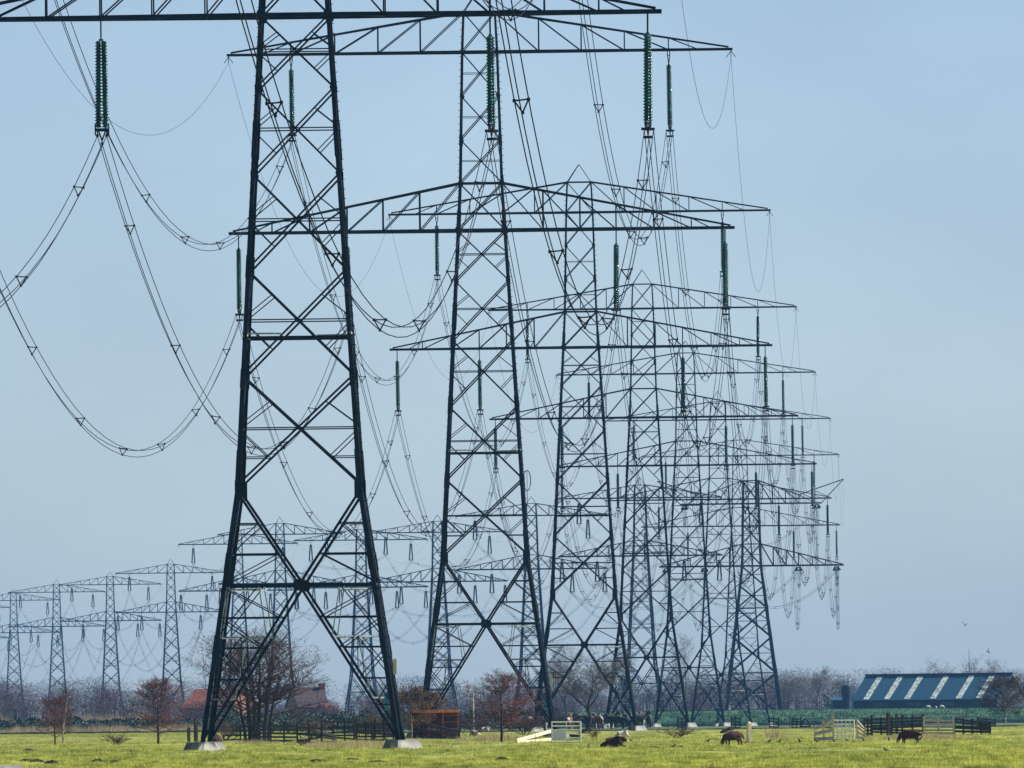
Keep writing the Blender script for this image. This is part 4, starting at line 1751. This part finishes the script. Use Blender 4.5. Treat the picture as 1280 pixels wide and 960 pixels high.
for k, (px, lab) in enumerate(((1160, 'white sheep on the dike crest, left of the three'), (1170, 'small white sheep on the dike crest, middle of the three'), (1177, 'white sheep on the dike crest, right of the three'))):
    animal('sheep', lab, 'sheep', SHEEP_GW, (gx(px, 2890), 2890, 1.66), .4 if k != 1 else 1.4, 'white sheep on the dike', .9 if k != 1 else .7)

# cattle herd
COW_A = quad(2.2, 1.4, .36, False, .075, [COWHIDE], 'cow', 0)
COW_B = quad(2.2, 1.38, .36, True, .075, [COWHIDE], 'cow', 0)
COW_C = quad(2.2, 1.4, .36, False, .075, [COWRED], 'cow', 0)
herd = [(703, 1700, 0), (711, 1680, 1.4), (719, 1725, 1.7), (727, 1690, .6), (742, 1720, 1.5), (748, 1680, 1.9), (757, 1735, .2), (764, 1700, 1.3), (771, 1690, 2.7), (777, 1740, .4),
        (783, 1700, 1.8), (789, 1725, 1.2), (795, 1690, .3), (801, 1720, 1.6), (811, 1700, 1.5), (660, 1500, 2.9), (672, 1480, .3)]
herd.sort()
R = random.Random(5)
for k, (px, d, rz) in enumerate(herd):
    me = (COW_A, COW_B, COW_A, COW_C)[k % 4]
    animal('cow', '%s cow, %s from the left in the distant standing herd' % ('reddish' if me is COW_C else 'black and white', ORD[k]), 'cow', me,
           (gx(px, d), d, 0), rz + R.choice((0, PI)), 'cattle herd around the fourth pylon', R.uniform(.9, 1.05))


# birds
def bird_mesh(flying=False, m=FEATHER):
    if flying:
        N = [(0, 0, 0, .05, .05), (.14, 0, .01, .045, .045), (.22, 0, .02, .03, .03), (-.14, 0, 0, .03, .025), (-.3, 0, 0, .035, .01),
             (.03, -.16, .10, .05, .012), (-.02, -.36, .20, .03, .008), (.03, .16, .10, .05, .012), (-.02, .36, .20, .03, .008)]
        E = [(0, 1), (1, 2), (0, 3), (3, 4), (0, 5), (5, 6), (0, 7), (7, 8)]
    else:
        N = [(0, 0, .13, .06, .06), (.08, 0, .18, .05, .05), (.11, 0, .25, .04, .04), (.18, 0, .24, .012, .012), (-.1, 0, .10, .04, .03), (-.22, 0, .06, .03, .012),
             (.02, -.03, .05, .012), (.02, -.03, .0, .012), (.02, .03, .05, .012), (.02, .03, .0, .012)]
        E = [(0, 1), (1, 2), (2, 3), (0, 4), (4, 5), (0, 6), (6, 7), (0, 8), (8, 9)]
    return skin_mesh('bird', N, E, [m], 1, 0)


BIRD = bird_mesh()
spots = [(885, 930), (961, 931.5), (974, 931), (999.5, 930.5), (1021, 930.3), (1042, 930), (1058.5, 929.5), (1079, 929), (1111, 928.6), (1107.5, 942), (736, 938), (789, 929), (1150, 928), (842, 937)]
spots.sort()
for k, (px, py) in enumerate(spots):
    animal('bird', 'small black bird on the pasture, %s from the left among its flock' % ORD[k], 'bird', BIRD, gpt(px, py), R.uniform(0, 6.28), 'black birds on the pasture', R.uniform(.6, .85))
fb = animal('bird', 'black bird flying low above the right end of the barn', 'bird', bird_mesh(True), at(1235, 815, 1500), 1.1)
fb.rotation_euler = (.9, .3, .8)
wb = animal('bird', 'white bird flying high over the barn at right', 'bird', bird_mesh(True, FEATHER_W), at(1207, 781, 1500), 2.2)
wb.rotation_euler = (.2, .5, 2.4)

# molehills
def hill_mesh(seed):
    R = random.Random(seed)
    mb = MB()
    rings = []
    for j, (r, z) in enumerate(((.42, -.06), (.36, .04), (.22, .12), (.05, .16))):
        rings.append([(r * math.cos(t) * R.uniform(.75, 1.2) * 1.35, r * math.sin(t) * R.uniform(.75, 1.2), z * R.uniform(.7, 1.2) if j else z) for t in [2 * PI * k / 12 for k in range(12)]])
    mb.sweep(rings)
    return mb.mesh('clod', SOIL)


hills = [hill_mesh(k) for k in range(3)]  # soil lumps put in for dark spots and rut shadows
ms = [(33, 954), (46, 955), (64, 957), (122, 956), (145, 957), (227, 954), (258, 955), (395, 955.5), (402, 955), (439, 953), (590, 955), (628, 955), (472, 956), (818, 937), (931, 930.8), (941.5, 930.8), (165, 943), (35, 941), (193, 957), (852, 937)]  # pair beside the lone post added for the dark at its foot
ms.sort()
for k, (px, py) in enumerate(ms):
    p = gpt(px, py)
    o = link('clod', hills[k % 3])
    o.location = p
    o.rotation_euler.z = R.uniform(0, 6)
    o.scale = (R.uniform(.4, .75), .7, R.uniform(.4, .75))
    tag(o, 'dark flat molehill on the pasture, %s from the left' % ORD[k], 'clod', 'molehills on the pasture')

# ------------------------------------------------------------------ haze
mb = MB()
mb.box((-2600, -400, -2.2), (2600, 9600, 56))
o = mb.build('haze', None)
o.data.materials.clear()
hm_, nt, b = new_mat('haze')
nt.nodes.remove(b)
pv = nt.nodes.new('ShaderNodeVolumePrincipled')
pv.inputs['Color'].default_value = (.20, .48, 1.0, 1)
pv.inputs['Density'].default_value = 3.3e-5
pv.inputs['Anisotropy'].default_value = .0
nt.links.new(pv.outputs[0], nt.nodes['Material Output'].inputs['Volume'])
o.data.materials.append(hm_)
tag(o, kind='stuff')

# ------------------------------------------------------------------ sun, sky, camera
SUN_EL, SUN_AZ = math.radians(40), math.radians(70)      # azimuth clockwise from the view direction
sd = Vector((math.sin(SUN_AZ) * math.cos(SUN_EL), math.cos(SUN_AZ) * math.cos(SUN_EL), math.sin(SUN_EL)))
sun = bpy.data.lights.new('sun', 'SUN')
sun.energy = 5.0
sun.angle = math.radians(.53)
sun.color = (1.0, .93, .82)
so = bpy.data.objects.new('sun', sun)
COL.objects.link(so)
so.rotation_euler = (-sd).to_track_quat('-Z', 'Y').to_euler()

w = bpy.data.worlds.new('World')
SC.world = w
w.use_nodes = True
nt = w.node_tree
bg = nt.nodes['Background']
sky = nt.nodes.new('ShaderNodeTexSky')
sky.sky_type = 'NISHITA'
sky.sun_disc = False
sky.sun_elevation = SUN_EL
sky.sun_rotation = SUN_AZ
sky.air_density = 0.44
sky.dust_density = 0.60
sky.ozone_density = 1.8
# thin drifting cloud veil
tc = nt.nodes.new('ShaderNodeTexCoord')
mp = nt.nodes.new('ShaderNodeMapping')
mp.inputs['Scale'].default_value = (22, 1, 42)
mp.inputs['Rotation'].default_value = (0, .5, 0)
ns = nt.nodes.new('ShaderNodeTexNoise')
ns.inputs['Scale'].default_value = 1.3
ns.inputs['Detail'].default_value = 4
rp = nt.nodes.new('ShaderNodeValToRGB')
rp.color_ramp.elements[0].position = .3
rp.color_ramp.elements[1].position = .75
rp.color_ramp.elements[0].color = (.90, .93, .955, 1)
rp.color_ramp.elements[1].color = (1.07, 1.095, 1.075, 1)
mx = nt.nodes.new('ShaderNodeMix')
mx.data_type = 'RGBA'
mx.blend_type = 'MULTIPLY'
mx.inputs['Factor'].default_value = 1
nt.links.new(tc.outputs['Generated'], mp.inputs['Vector'])
nt.links.new(mp.outputs['Vector'], ns.inputs['Vector'])
nt.links.new(ns.outputs['Fac'], rp.inputs['Fac'])
nt.links.new(sky.outputs['Color'], mx.inputs['A'])
nt.links.new(rp.outputs['Color'], mx.inputs['B'])
nt.links.new(mx.outputs['Result'], bg.inputs['Color'])
bg.inputs['Strength'].default_value = .0755

cam = bpy.data.cameras.new('camera')
cam.sensor_width = 36
cam.lens = F * 36 / 1280
cam.clip_start = 1
cam.clip_end = 30000
co = bpy.data.objects.new('camera', cam)
COL.objects.link(co)
co.location = (0, 0, EYE)
co.matrix_world = Matrix.Translation((0, 0, EYE)) @ Matrix.Rotation(PI / 2 + math.atan(VH / F), 4, 'X') @ Matrix.Rotation(-TH, 4, 'Z')
SC.camera = co

SC.view_settings.view_transform = 'Standard'
SC.view_settings.look = 'None'
SC.view_settings.exposure = .75
SC.view_settings.gamma = 1
SC.render.engine = 'CYCLES'
SC.cycles.volume_bounces = 1
SC.cycles.max_bounces = 6
